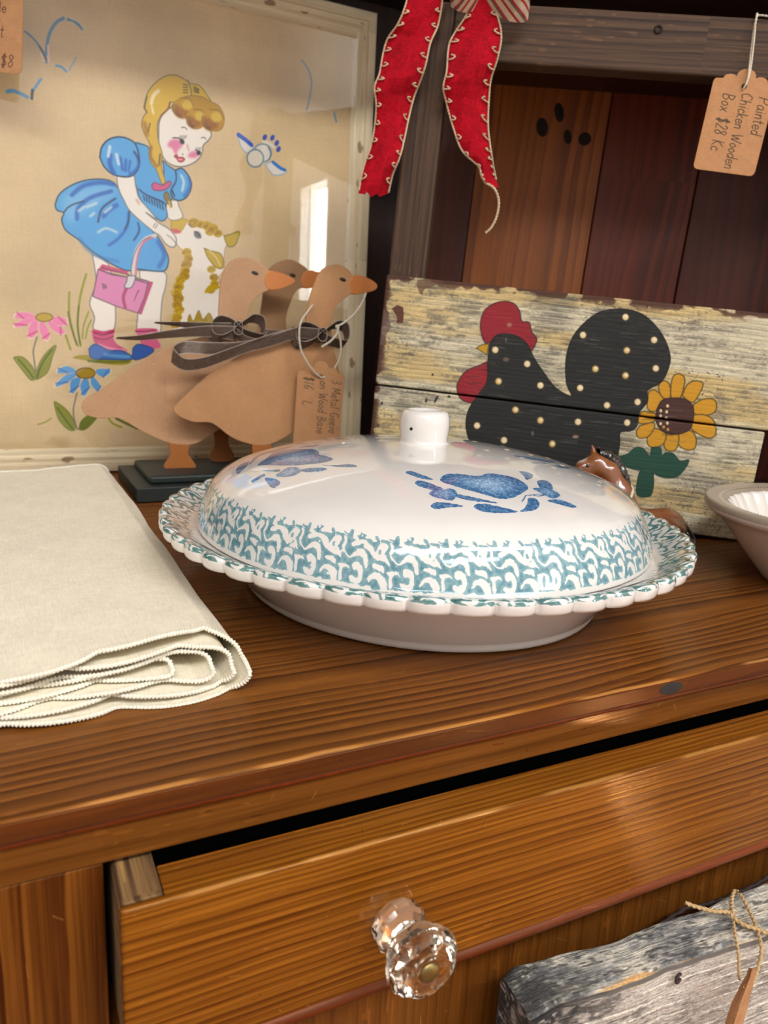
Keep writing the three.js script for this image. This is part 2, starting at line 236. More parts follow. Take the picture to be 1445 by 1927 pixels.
{
  const d = group('dresser', 'varnished pine dresser with one drawer ajar, carrying the covered dish and all the other wares', 'dresser');
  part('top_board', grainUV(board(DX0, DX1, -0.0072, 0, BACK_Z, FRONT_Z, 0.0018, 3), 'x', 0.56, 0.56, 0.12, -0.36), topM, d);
  part('front_edge', grainUV(board(DX0, DX1, -0.0071, -0.0009, FRONT_Z - 0.0006, FRONT_Z + 0.0004, 0.0005, 2), 'x', 0.5, 0.06, 0.1, 0.4), varnish(railT, { color: 0xa08068, roughness: 0.3 }), d, 'dark worn front edge of the top');
  part('top_moulding', grainUV(board(DX0 + 0.003, DX1 - 0.003, -0.0102, -0.0071, -0.3, FRONT_Z - 0.0009, 0.0014, 3), 'x', 0.5, 0.06), edgeM, d, 'thin reddish moulding under the dresser top');
  part('front_rail', grainUV(board(DX0 + 0.005, DX1 - 0.005, -0.0234, -0.01, -0.235, RAIL_Z, 0.0008), 'x', 0.5, 0.06, 0.3, 0.1), railM, d);
  part('stile', grainUV(board(-0.075, 0.0196, -0.78, -0.0235, -0.24, RAIL_Z - 0.0006, 0.001), 'y', 0.4, 0.1, 0, 0.35), stileM, d, 'stile with bold vertical dark grain');
  part('stile', grainUV(board(0.52, 0.6, -0.78, -0.0235, -0.24, RAIL_Z - 0.0006, 0.001), 'y', 0.4, 0.1, 0.3, 0), stileM, d);
  part('side_panel', grainUV(board(DX0 + 0.005, DX0 + 0.03, -0.78, -0.0072, BACK_Z + 0.01, RAIL_Z - 0.001), 'y', 0.4, 0.1), stileM, d);
  part('side_panel', grainUV(board(DX1 - 0.03, DX1 - 0.005, -0.78, -0.0072, BACK_Z + 0.01, RAIL_Z - 0.001), 'y', 0.4, 0.1), stileM, d);
  part('back_panel', grainUV(board(DX0 + 0.03, DX1 - 0.03, -0.78, -0.008, BACK_Z + 0.005, BACK_Z + 0.02), 'y', 0.4, 0.1), stileM, d);
  part('base_plinth', grainUV(board(DX0, DX1, -0.8, -0.74, BACK_Z, FRONT_Z, 0.002), 'x', 0.5, 0.06), railM, d);
  part('front_panel', grainUV(board(DX0 + 0.03, -0.075, -0.75, -0.0235, -0.24, RAIL_Z - 0.003, 0.001), 'x', 0.4, 0.1), drawerM, d);
  part('front_panel', grainUV(board(0.6, DX1 - 0.03, -0.75, -0.0235, -0.24, RAIL_Z - 0.003, 0.001), 'x', 0.4, 0.1), drawerM, d);
  part('lower_panel', grainUV(board(0.0196, 0.52, -0.75, -0.0905, -0.24, RAIL_Z - 0.001, 0.001), 'y', 0.5, 0.06, 0.1, 0.42), railM, d, 'upright grained panel under the open drawer');
  // the drawer, pulled out two centimetres
  const dr = new THREE.Group(); dr.name = 'drawer'; d.add(dr);
  const y1 = -0.0255, y0 = -0.0868, x0 = 0.0216, x1 = 0.515;
  part('drawer_front', grainUV(mergeGeometries([board(x0, x1, y0 + 0.004, y1, -0.1978, DRAWER_Z, 0.0013, 3), board(x0 + 0.0127, x1 - 0.0127, y0 + 0.004, y1, -0.2105, -0.1965, 0.0006, 2)]), 'x', 0.4, 0.1, 0.05, 0.1), drawerM, dr);
  part('drawer_bead', grainUV(new THREE.CapsuleGeometry(0.0026, x1 - x0 - 0.006, 4, 12).rotateZ(Math.PI / 2).translate((x0 + x1) / 2, y0 + 0.003, DRAWER_Z - 0.0012), 'x', 0.5, 0.06), edgeM, dr, 'rounded reddish bead along the drawer bottom');
  part('drawer_side', grainUV(board(x0 + 0.0006, x0 + 0.0125, y0 + 0.006, y1 - 0.0003, -0.56, -0.198, 0.0006), 'z', 0.1, 0.06), oldM, dr, 'worn pale top edge of the drawer side');
  part('drawer_side', grainUV(board(x1 - 0.0125, x1 - 0.0006, y0 + 0.006, y1 - 0.0004, -0.56, -0.198, 0.0006), 'z', 0.1, 0.06), oldM, dr);
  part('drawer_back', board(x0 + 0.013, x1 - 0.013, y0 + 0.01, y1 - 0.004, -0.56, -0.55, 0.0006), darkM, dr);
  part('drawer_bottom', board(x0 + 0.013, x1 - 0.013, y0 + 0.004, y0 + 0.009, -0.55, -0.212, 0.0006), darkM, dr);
  // pressed glass knob: ten-sided foot, waist, eight-lobed head with a dished face and a brass pin
  const kp = onZ(743, 1731, DRAWER_Z);
  const glassM = phys({ color: 0xfffaf0, transmission: 1, thickness: 0.01, ior: 1.5, roughness: 0.06, attenuationColor: new THREE.Color(0.95, 0.9, 0.78), attenuationDistance: 0.05 });
  const prof = [[0, 0.0001, 0], [0.0086, 0.0001, 0], [0.0092, 0.0012, 0], [0.0094, 0.0052, 0], [0.0084, 0.0068, 0], [0.0064, 0.0082, 0], [0.0058, 0.0094, 0.01], [0.0064, 0.0106, 0.03], [0.0092, 0.0126, 0.03], [0.0112, 0.0152, 0.045], [0.0121, 0.018, 0.055], [0.0122, 0.0198, 0.055], [0.0114, 0.0218, 0.05], [0.0096, 0.0235, 0.035], [0.0066, 0.0245, 0.01], [0.0046, 0.0242, 0], [0.0036, 0.0236, 0], [0, 0.0234, 0]];
  const seg = 80, pos = [], idx = [];
  prof.forEach(([r, z, a], i) => { for (let j = 0; j <= seg; j++) { const t = j / seg * 2 * Math.PI + 0.35, lobe = i < 6 ? Math.cos(Math.PI / 10) / Math.cos(((t % (Math.PI / 5)) + Math.PI / 5) % (Math.PI / 5) - Math.PI / 10) * 1.03 : 1 + a * (Math.pow(Math.abs(Math.sin(t * 3)), 0.8) * 2 - 1.2), zz = z; pos.push(r * lobe * Math.cos(t), r * lobe * Math.sin(t), zz); } });
  for (let i = 0; i < prof.length - 1; i++) for (let j = 0; j < seg; j++) { const a = i * (seg + 1) + j, b = a + seg + 1; idx.push(a, a + 1, b, b, a + 1, b + 1); }
  let kg = new THREE.BufferGeometry(); kg.setAttribute('position', new THREE.Float32BufferAttribute(pos, 3)); kg.setIndex(idx); kg = mergeVertices(kg, 1e-6); kg = toCreasedNormals(kg, 0.42);
  const knob = part('glass_knob', kg.translate(kp.x, kp.y, kp.z), glassM, dr, 'clear pressed glass knob with fluted sides');
  const pin = new THREE.SphereGeometry(0.0036, 24, 12, 0, 2 * Math.PI, 0, Math.PI / 2).rotateX(Math.PI / 2).scale(1, 1, 0.45).translate(kp.x, kp.y, kp.z + 0.02395);
  part('knob_pin', pin, phys({ color: 0x8c7a4c, metalness: 0.9, roughness: 0.35 }), dr, 'small domed brass pin in the glass knob');
  // dark scar and bare chips on the front edge of the top
  const scar = new THREE.SphereGeometry(0.0042, 20, 8).scale(1.6, 0.66, 0.05), sp = onZ(1262, 1291, FRONT_Z);
  part('scorch_mark', scar.translate(sp.x, -0.0038, FRONT_Z + 0.0004), std({ color: 0x23211f, roughness: 0.7 }), d, 'small black scorch on the front edge');
}

// ───────────────────────── the hutch standing on the dresser ─────────────────────────
const hutchT = woodTex({ w: 0.8, h: 0.3, W: 1024, H: 384, seed: 31, light: 0x3c1a0b, dark: 0x140704, space: 0.02, warp: 0.06, contrast: 0.8, fibre: 0.2, wear: 0.1 });
const hutchM = phys({ map: hutchT.map, bumpMap: hutchT.bump, bumpScale: 0.0002, roughness: 0.5 });
{
  const h = group('hutch', 'dark brown plank-backed hutch standing on the dresser behind the wares', 'hutch');
  let x = DX0 + 0.02, i = 0; const r = rng(5);
  while (x < DX1 - 0.021) { const w = Math.min(0.1 + r() * 0.05, DX1 - 0.02 - x); part('back_plank', grainUV(board(x + 0.0006, x + w - 0.0006, 0.0005, 0.92, -0.826, -0.812 + r() * 0.0015, 0.0012), 'y', 0.8, 0.3, r(), r()), hutchM, h); x += w; i++; }
  part('side_panel', grainUV(board(DX0, DX0 + 0.02, 0.0005, 0.92, -0.828, -0.535, 0.002), 'y', 0.8, 0.3), hutchM, h);
  part('side_panel', grainUV(board(DX1 - 0.02, DX1, 0.0005, 0.92, -0.828, -0.58, 0.002), 'y', 0.8, 0.3, 0.4, 0.3), hutchM, h);
  part('shelf', grainUV(board(DX0 + 0.02, DX1 - 0.02, 0.462, 0.482, -0.811, -0.53, 0.002), 'x', 0.8, 0.3), hutchM, h);
  part('top_panel', grainUV(board(DX0 - 0.01, DX1 + 0.01, 0.92, 0.942, -0.828, -0.565, 0.002), 'x', 0.8, 0.3), hutchM, h);
}

// ───────────────────────── picture frame with a painted girl and lamb ─────────────────────────
const PZ = -0.7165, PX0 = -0.052, PX1 = 0.3315, PY1 = 0.4185, PW = 0.0215;
{
  const f = group('picture_frame', 'cream wooden picture frame around a painting of a girl in blue petting a lamb', 'picture frame');
  const cw = 1536, ch = 1660, ax0 = PX0 + PW - 0.004, ax1 = PX1 - PW + 0.004, ay0 = PW - 0.004, ay1 = PY1 - PW + 0.004, AZ = PZ - 0.008;
  const c = canvasOf(cw, ch), ctx = c.getContext('2d');
  const map = ([x, y]) => { const p = onZ(x, y, AZ); return [(p.x - ax0) / (ax1 - ax0) * cw, (1 - (p.y - ay0) / (ay1 - ay0)) * ch]; };
  const k = (map([301, 400])[0] - map([300, 400])[0]);
  // aged paper
  const bg = ctx.createImageData(cw, ch);
  for (let y = 0, i = 0; y < ch; y++) for (let x = 0; x < cw; x++, i += 4) {
    const m = fbm(x / 260, y / 260, 4) - 0.5, g = noise(x / 3, y / 3) - 0.5, w = noise(x / 1.6, y / 40) * noise(x / 40, y / 1.6) - 0.25;
    const st = sstep(0.6, 0.85, fbm(x / 120 + 9, y / 90, 3)) * sstep(0.6, 1, y / ch) * 0.5;
    const l = 1 + m * 0.16 + g * 0.035 + w * 0.05 - st * 0.25;
    bg.data[i] = clamp(218 * l, 0, 255); bg.data[i + 1] = clamp(192 * l * (1 - st * 0.06), 0, 255); bg.data[i + 2] = clamp(148 * l * (1 - st * 0.15), 0, 255); bg.data[i + 3] = 255;
  }
  ctx.putImageData(bg, 0, 0);
  const P = painter(ctx, map, k), A = zone(160, 120, 4.817), B = zone(100, 300, 4.0139), C = zone(0, 500, 4.379), D = zone(420, 180, 5.558), F = zone(0, 0, 8.03), G = zone(0, 0, 2.007);
  const OUT = '#4b4a4c', BLUE = '#58aae2', DEEP = '#2c62bc', LITE = '#9ccfec', SKIN = '#f4ecdf', YEL = '#dcb644', OCH = '#a9772c', PINK = '#f08ab6', ROSE = '#c5426e', GRN = '#929a2e', DGRN = '#5b6526';
  // V-shaped birds
  P.line(F(385, 480, 480, 560, 580, 680, 690, 880, 700, 940), '#6f8ea6', 4); P.line(F(600, 700, 660, 800, 695, 900), '#55606a', 3); P.line(F(700, 820, 715, 640, 760, 480, 850, 340, 960, 275), '#5f93b8', 5); P.line(F(1030, 295, 1100, 310, 1180, 370, 1235, 430), '#5f93b8', 5); P.line(F(1060, 275, 1180, 330, 1260, 430, 1310, 540), '#d9c5b4', 2); P.line(F(620, 820, 660, 920), '#e3cdbb', 4); P.line(F(730, 690, 735, 930), '#e3cdbb', 4);
  P.line(F(850, 995, 900, 1000, 950, 1030, 1000, 1080), '#6aa5cf', 4); P.line(F(1045, 1060, 1090, 970, 1150, 870), '#a3b4bc', 3);
  P.line(F(110, 1385, 180, 1370, 280, 1400, 410, 1465), '#6aa5cf', 6); P.line(F(490, 1440, 500, 1370, 620, 1195), '#6aa5cf', 4); P.line(F(480, 1490, 490, 1360), '#4c5a5f', 4.5);
  P.line(G(1140, 228, 1165, 265, 1176, 310, 1170, 365, 1158, 415), '#7f9db4', 3); P.line(G(1145, 435, 1170, 415, 1205, 410, 1240, 418, 1262, 430), '#d8c6b8', 2.5); P.line(G(1262, 428, 1270, 460), '#7f9db4', 4);
  // bluebird
  P.fill(D(150, 400, 260, 470, 310, 530, 300, 580, 250, 600, 190, 540, 165, 470), '#e8e2d6', { line: '#7fa3cf', lw: 1.5 }); P.line(D(160, 410, 230, 460, 295, 515), '#4166c4', 8);
  P.fill(D(440, 720, 520, 690, 600, 740, 660, 790, 610, 825, 520, 825), '#e8e2d6', { line: '#7aa8d6', lw: 1.5 }); P.line(D(520, 695, 560, 730, 600, 760, 645, 778), '#3f7fd0', 6);
  for (const [x, y] of D(435, 435, 515, 440, 560, 495, 578, 560)) P.oval([x, y], 4, 6, '#4a63b8', { turn: 0.4 });
  P.line(D(420, 480, 480, 500, 530, 540), '#e6e0d4', 5); P.oval(D(410, 600)[0], 17, 17, '#e6e0d2', { line: '#6f93a8', lw: 2.5 }); P.line(D(470, 540, 495, 600, 480, 670), '#5d7d8e', 2); P.oval(D(335, 655)[0], 15.5, 16.5, '#e2dac8', { line: '#6d8a98', lw: 3 });
  // grass, ground
  const blade = (p, col, w) => P.line(p, col, w, { alpha: 0.9 });
  blade(C(640, 660, 600, 540, 570, 400, 570, 220), GRN, 4); blade(C(665, 660, 640, 480, 660, 260, 710, 70), GRN, 4); blade(C(630, 650, 590, 520, 560, 380), DGRN, 2.5); blade(C(660, 650, 640, 500, 650, 330), DGRN, 2.5); blade(C(680, 600, 690, 490, 730, 380), GRN, 3); blade(C(705, 600, 720, 520, 750, 450), GRN, 3); blade(C(580, 690, 550, 600, 535, 560), GRN, 4);
  P.fill(C(600, 760, 680, 735, 900, 760, 1080, 770, 1040, 815, 900, 815, 700, 780), '#a8982f'); P.line(C(730, 785, 900, 795, 1060, 790), '#6f7a2c', 5);
  // flowers
  const leaf = (p, col) => P.fill(p, col, { line: '#6d7233', lw: 1.6, lalpha: 0.8 });
  leaf(C(110, 760, 180, 750, 250, 810, 290, 880, 290, 935, 250, 940, 190, 870), '#8f9433'); leaf(C(300, 940, 310, 840, 370, 730, 460, 655, 430, 760, 390, 880), '#8f9433'); P.line(C(150, 770, 220, 850, 275, 925), '#56602a', 2.5); P.line(C(430, 690, 350, 800, 305, 920), '#56602a', 2.5); P.line(C(305, 590, 275, 700, 285, 800, 295, 870), '#77766a', 2.5);
  const petal = (q, col, deep) => { P.fill(q, '#efdccb', { blur: 0.8 }); P.fill(q.map((p) => [lerp(p[0], q[0][0], 0.06), lerp(p[1], q[0][1], 0.06)]), col); P.line([q[Math.floor(q.length / 2)], q[q.length - 1]], deep, 2.5, { alpha: 0.75, blur: 0.6 }); };
  for (const q of [C(300, 430, 230, 385, 140, 385, 115, 430, 200, 440), C(300, 430, 200, 440, 115, 480, 125, 515, 220, 490), C(300, 440, 240, 500, 225, 580, 260, 605, 310, 540), C(350, 450, 320, 510, 350, 600, 395, 620, 410, 560), C(400, 450, 420, 520, 500, 570, 545, 555, 500, 500), C(420, 430, 470, 490, 550, 490, 550, 440, 480, 420)]) petal(q, PINK, '#c73d6c');
  P.oval(C(365, 425)[0], 16, 8, '#c2a43a', { line: '#6b5a20', lw: 1.4 });
  leaf(C(445, 1120, 530, 1170, 600, 1260, 620, 1350, 560, 1350, 480, 1260), '#8a9231'); leaf(C(650, 1350, 670, 1280, 740, 1225, 820, 1215, 760, 1300, 700, 1350), '#717c2d'); P.line(C(470, 1170, 540, 1270, 600, 1345), '#525b27', 2.5); P.line(C(635, 1050, 605, 1180, 615, 1280, 640, 1350), '#77766a', 2.5); blade(C(310, 1310, 370, 1290, 420, 1260), '#9a9a40', 3); blade(C(890, 1250, 930, 1300, 1000, 1330), GRN, 4); blade(C(960, 1260, 1040, 1300, 1130, 1340), DGRN, 5);
  for (const q of [C(640, 880, 560, 825, 480, 845, 465, 885, 560, 885), C(640, 890, 540, 900, 460, 970, 455, 1005, 560, 960), C(660, 920, 580, 950, 575, 1040, 600, 1060, 650, 990), C(710, 920, 660, 980, 670, 1060, 700, 1080, 740, 1000), C(760, 910, 750, 980, 800, 1040, 830, 990), C(790, 880, 810, 850, 900, 850, 915, 880, 850, 920)]) petal(q, '#5b9fd6', '#3566ae');
  P.oval(C(705, 885)[0], 18, 10, '#a98a2c', { line: '#55451b', lw: 1.6 });
  // lamb
  P.fill(B(890, 530, 900, 460, 1000, 460, 1060, 475, 1200, 520, 1290, 575, 1390, 560, 1380, 620, 1310, 650, 1290, 730, 1290, 830, 1250, 900, 1280, 1000, 1300, 1200, 1290, 1290, 920, 1290, 925, 1100, 950, 950, 990, 810, 1030, 730, 960, 670, 910, 610), SKIN, { line: '#9d8a63', lw: 1 });
  P.fill(B(890, 470, 930, 445, 1010, 455, 1000, 490, 960, 545, 900, 530), '#d2b341', { line: '#a5893a', lw: 1.2 }); P.fill(B(890, 530, 930, 525, 970, 550, 920, 560), '#d9686c', { blur: 0.8 });
  const curl = (x, y, r, a) => { P.oval([x, y], r, r * 0.85, a > 0.5 ? '#c8a42a' : '#b8902c', { alpha: 0.95 }); P.line([[x - r * 0.6, y + r * 0.3], [x, y - r * 0.3], [x + r * 0.6, y + r * 0.2]], '#6e5a20', 1.2, { alpha: 0.8 }); };
  { const r = rng(4); for (const [x, y] of B(1060, 480, 1110, 490, 1160, 500, 1205, 520, 1245, 560, 1185, 545, 1010, 700, 1020, 740, 1010, 790, 995, 840, 990, 880, 960, 910, 945, 960, 930, 1010, 945, 1050, 935, 1100, 950, 1140, 935, 1190, 925, 1240)) { curl(x, y, 8 + r() * 3, r()); curl(x + (r() - 0.5) * 10, y + (r() - 0.5) * 8, 5 + r() * 2, r()); }; for (const [x, y] of B(1195, 830, 1215, 890, 1220, 940, 1190, 985)) curl(x, y, 8.5, r()); }
  P.fill(B(1145, 1010, 1180, 950, 1260, 960, 1230, 985), '#c9a81c'); P.fill(B(1020, 1240, 1030, 1170, 1060, 1220, 1100, 1140, 1130, 1210, 1180, 1160, 1210, 1250, 1130, 1290), '#b3962a', { line: '#6e6223', lw: 1 });
  P.fill(B(1290, 580, 1340, 565, 1405, 545, 1395, 600, 1370, 650, 1320, 655), '#c9ab35', { line: '#6f6a3a', lw: 1.6 }); P.fill(B(1140, 670, 1190, 690, 1260, 710, 1285, 760, 1280, 820, 1230, 815, 1170, 745), '#cbad38', { line: '#7c6a2a', lw: 1.6 }); P.line(B(1180, 690, 1230, 740, 1260, 800), '#e6d38a', 3);
  P.oval(B(1090, 570)[0], 6, 8, '#77757a', { turn: -0.7, blur: 0.8 }); P.line(B(1065, 545, 1090, 555, 1115, 590), '#4a484c', 2.2); P.line(B(1020, 490, 1050, 515), '#8a8276', 2);
  // legs, socks, shoes
  P.fill(B(295, 715, 385, 765, 430, 830, 470, 1110, 450, 1295, 310, 1285, 312, 1190, 277, 1100, 290, 1030, 325, 920), SKIN, { line: '#81807c', lw: 2 }); P.fill(B(650, 840, 835, 850, 852, 940, 825, 1050, 812, 1190, 800, 1310, 645, 1310, 640, 1170, 660, 1000), SKIN, { line: '#81807c', lw: 2 });
  P.fill(B(300, 1285, 380, 1298, 462, 1285, 455, 1350, 490, 1400, 560, 1445, 440, 1445, 330, 1400, 300, 1350), '#d2527f'); P.line(B(310, 1310, 380, 1325, 455, 1300), '#8e2a4e', 2.5); P.line(B(310, 1345, 390, 1360, 455, 1335), '#8e2a4e', 2); P.line(B(345, 1400, 430, 1430, 540, 1440), '#e893b4', 5, { blur: 1 });
  P.fill(B(620, 1285, 700, 1275, 790, 1285, 780, 1340, 810, 1420, 690, 1420, 640, 1330), '#d9668f'); P.line(B(625, 1300, 700, 1300, 770, 1290), '#8e2a4e', 2.5);
  P.fill(B(270, 1430, 320, 1395, 420, 1440, 520, 1445, 600, 1490, 580, 1512, 400, 1512, 290, 1500), '#3a70bd', { line: '#27406f', lw: 1.6 }); P.line(B(390, 1475, 480, 1485, 570, 1490), '#5fa0cf', 6, { blur: 1 }); P.fill(B(600, 1430, 650, 1395, 760, 1435, 700, 1490, 610, 1512), '#2f62b4', { line: '#27406f', lw: 1.5 });
  // skirt
  P.fill(B(15, 340, 50, 260, 150, 190, 280, 152, 420, 158, 490, 215, 540, 310, 600, 400, 750, 540, 800, 600, 850, 690, 872, 760, 845, 838, 750, 843, 650, 830, 560, 840, 460, 800, 380, 750, 290, 690, 190, 605, 95, 535, 65, 455, 80, 405, 28, 382), BLUE, { line: '#2e3f55', lw: 2.2 });
  P.fill(B(80, 300, 200, 220, 420, 200, 470, 260, 340, 330, 230, 400, 120, 480), LITE, { blur: 5, alpha: 0.5 }); P.line(B(140, 270, 230, 200, 360, 175, 460, 190), DEEP, 7, { alpha: 0.8, blur: 1 }); P.line(B(180, 450, 190, 370, 280, 290, 440, 240), DEEP, 7, { alpha: 0.8, blur: 1 }); P.line(B(80, 400, 130, 350, 230, 315), '#33445c', 2.5); P.line(B(340, 470, 370, 370, 470, 295), '#3a5a88', 4); P.line(B(380, 430, 420, 385, 480, 345), DEEP, 8, { alpha: 0.7, blur: 1 }); P.line(B(570, 400, 560, 500, 500, 590, 420, 650), DEEP, 5, { alpha: 0.8, blur: 1 }); P.line(B(575, 390, 570, 460, 540, 530), '#33445c', 2.2); P.line(B(640, 480, 650, 540, 610, 610), '#33609a', 4); P.line(B(200, 600, 260, 680, 360, 740, 490, 770), '#3f7fc0', 6, { alpha: 0.6, blur: 1.5 }); P.line(B(790, 620, 840, 720, 800, 810), DEEP, 7, { alpha: 0.7, blur: 1.5 });
  for (const q of [B(250, 360, 330, 330), B(280, 430, 310, 405), B(340, 550, 400, 520, 480, 550), B(390, 400, 440, 360), B(190, 390, 230, 360)]) P.line(q, '#d9e6ea', 4, { alpha: 0.85, blur: 1 });
  // arms and bodice
  P.fill(A(740, 1240, 830, 1240, 850, 1290, 885, 1390, 800, 1420, 750, 1390, 730, 1310), SKIN, { line: '#81807c', lw: 1.6 });
  P.fill(A(450, 715, 560, 745, 590, 800, 610, 900, 660, 950, 700, 1060, 715, 960, 705, 880, 750, 920, 830, 985, 835, 1100, 800, 1210, 735, 1280, 745, 1380, 690, 1425, 600, 1350, 500, 1225, 465, 1110, 430, 1010, 490, 900), BLUE, { line: '#2e3f55', lw: 1.8 });
  P.line(A(490, 1140, 560, 1190, 700, 1250, 735, 1290), '#2c4a75', 3); for (let i = 0; i < 8; i++) P.line(A(530 + i * 24, 1195 + i * 8, 540 + i * 24, 1240 + i * 12), '#27364f', 2.2); P.line(A(820, 980, 830, 1070, 800, 1150), '#33445c', 2);
  P.fill(A(820, 965, 880, 950, 940, 1020, 965, 1100, 935, 1190, 870, 1238, 800, 1220, 780, 1150, 825, 1060), BLUE, { line: '#2b3d5a', lw: 2.4 }); P.line(A(870, 1010, 895, 1070, 880, 1150), '#d9e6ee', 4, { blur: 1.2 }); P.line(A(940, 1030, 950, 1110, 900, 1200), DEEP, 5, { alpha: 0.7, blur: 1.2 }); P.line(A(790, 1150, 810, 1200), '#27364f', 3);
  P.fill([...A(285, 1000, 430, 1000, 460, 1110, 490, 1215, 560, 1300, 650, 1410), ...B(700, 400, 800, 480, 880, 530, 930, 600, 912, 662, 855, 642, 800, 572, 750, 540, 590, 400, 535, 310, 492, 215)], SKIN, { line: '#7d7c7a', lw: 2 });
  P.line(B(755, 510, 775, 480), '#77757a', 1.5); P.line(B(770, 520, 790, 490), '#77757a', 1.5); P.line(B(860, 570, 900, 600, 940, 650), '#77757a', 1.6); P.line(A(465, 1230, 490, 1270), '#d3a698', 3, { blur: 1 });
  P.fill(A(135, 850, 150, 760, 210, 690, 300, 663, 390, 680, 460, 735, 492, 860, 480, 950, 430, 1012, 350, 1025, 250, 1000, 175, 935), BLUE, { line: '#2b3d5a', lw: 2.6 });
  P.line(A(230, 830, 225, 910, 260, 990), DEEP, 8, { alpha: 0.85, blur: 1 }); P.line(A(320, 850, 340, 960), DEEP, 5, { alpha: 0.8, blur: 1 }); P.line(A(370, 870, 365, 970), DEEP, 5, { alpha: 0.8, blur: 1 }); P.line(A(410, 880, 395, 970), DEEP, 4, { alpha: 0.8, blur: 1 }); P.line(A(445, 800, 485, 870, 470, 950, 400, 1005), DEEP, 5, { alpha: 0.8, blur: 1 }); P.line(A(445, 795, 475, 840, 485, 890), '#33445c', 2.4); P.line(A(225, 750, 210, 840), '#d9e6ee', 5, { blur: 1 }); P.line(A(285, 820, 305, 910), '#d9e6ee', 5, { blur: 1 });
  // head
  P.fill(A(790, 390, 720, 440, 675, 520, 667, 640, 675, 760, 720, 865, 790, 918, 880, 932, 970, 905, 1040, 850, 1065, 785, 1072, 740, 1120, 690, 1145, 640, 1100, 560, 960, 450, 850, 380), SKIN, { line: '#6f6c6a', lw: 2 });
  P.fill(A(533, 400, 560, 280, 620, 190, 720, 115, 820, 103, 900, 140, 950, 175, 1040, 200, 1110, 290, 1140, 350, 1060, 380, 930, 350, 820, 350, 770, 350, 760, 400, 690, 470, 655, 560, 665, 690, 700, 820, 690, 920, 725, 1065, 695, 1085, 650, 970, 600, 900, 580, 820, 590, 740, 550, 655, 515, 570, 525, 490, 555, 440), YEL, { line: '#7d6c4c', lw: 1.6 });
  P.line(A(770, 350, 750, 410, 690, 470), '#8a5a3a', 3); P.line(A(560, 300, 540, 390, 560, 440), '#6f6450', 3); P.line(A(600, 360, 620, 290, 665, 245), '#efe3b8', 6, { blur: 1 }); P.line(A(605, 390, 620, 450), '#efe3b8', 4, { blur: 1 }); P.line(A(540, 540, 560, 640), OCH, 8, { blur: 1.5, alpha: 0.8 }); P.line(A(590, 540, 570, 620), '#6e5630', 2.2); P.line(A(600, 750, 595, 840, 650, 930), OCH, 5, { blur: 1 }); P.line(A(680, 820, 670, 920), '#7d5f2a', 3); P.line(A(930, 150, 960, 230, 965, 330), '#7c7666', 2.4); for (let i = 0; i < 4; i++) { P.line(A(890, 185 + i * 26, 930, 195 + i * 22), '#6d6240', 2); P.line(A(985, 205 + i * 16, 1030, 230 + i * 12), '#6d6240', 2); }
  P.fill(A(780, 400, 830, 330, 950, 290, 1060, 300, 1135, 340, 1215, 385, 1262, 480, 1250, 570, 1200, 610, 1110, 590, 1060, 530, 1000, 575, 930, 540, 905, 480, 830, 470), '#bd9236', { line: '#7d6c4c', lw: 1.2 });
  for (const [cx, cy, r] of [[895, 400, 100], [1010, 500, 95], [1160, 510, 105]]) { const q = A(cx, cy)[0], R = r / 4.817; P.oval(q, R, R, '#c19434', {}); P.oval([q[0] - R * 0.2, q[1] + R * 0.35], R * 0.66, R * 0.55, '#a36a30', { blur: 2.5 }); P.oval([q[0] + R * 0.3, q[1] - R * 0.25], R * 0.5, R * 0.45, '#d9b748', { blur: 2 }); for (let i = 0; i < 3; i++) P.line([[q[0] - R * (0.95 - i * 0.16), q[1] - R * 0.3], [q[0] - R * (0.85 - i * 0.16), q[1] + R * 0.45], [q[0] - R * 0.2, q[1] + R * (0.92 - i * 0.14)]], '#5f4634', 1.5, { alpha: 0.8 }); P.line([[q[0] - R * 0.3, q[1] - R * 0.9], [q[0] + R * 0.5, q[1] - R * 0.8], [q[0] + R * 0.9, q[1] - R * 0.1]], '#6b5940', 1.5, { alpha: 0.8 }); }
  P.fill(A(745, 745, 780, 690, 860, 690, 885, 740, 840, 790, 830, 850, 790, 770), '#e27ca3', { blur: 2, alpha: 0.9 }); P.fill(A(930, 835, 970, 795, 1040, 800, 1010, 850, 950, 850), '#e27ca3', { blur: 2, alpha: 0.9 });
  P.line(A(795, 672, 840, 672, 880, 690), '#3d3a3c', 2); P.oval(A(880, 705)[0], 4.2, 5.5, '#3a3a40', { turn: -0.5, blur: 0.5 }); for (let i = 0; i < 5; i++) P.line(A(850 + i * 14, 680, 862 + i * 15, 650), '#4a484a', 1); P.line(A(1000, 780, 1045, 800), '#3d3a3c', 2); P.oval(A(1030, 808)[0], 4, 4.5, '#3a3a40', { blur: 0.5 }); for (let i = 0; i < 4; i++) P.line(A(1005 + i * 13, 785, 1010 + i * 14, 758), '#4a484a', 1);
  P.line(A(875, 580, 900, 575, 925, 597), '#4d4b4b', 1.6); P.line(A(1055, 672, 1080, 668, 1095, 685), '#4d4b4b', 1.6); P.line(A(925, 735, 940, 785), '#d9a798', 3, { blur: 1 }); P.oval(A(885, 820)[0], 2, 1.2, '#8a7f7a');
  P.fill(A(805, 838, 830, 825, 850, 848, 880, 845, 905, 865, 880, 890, 845, 885, 830, 862), '#cc4a5c', { line: '#7a2a35', lw: 1 }); P.line(A(845, 868, 880, 868), '#eba9ab', 2.4);
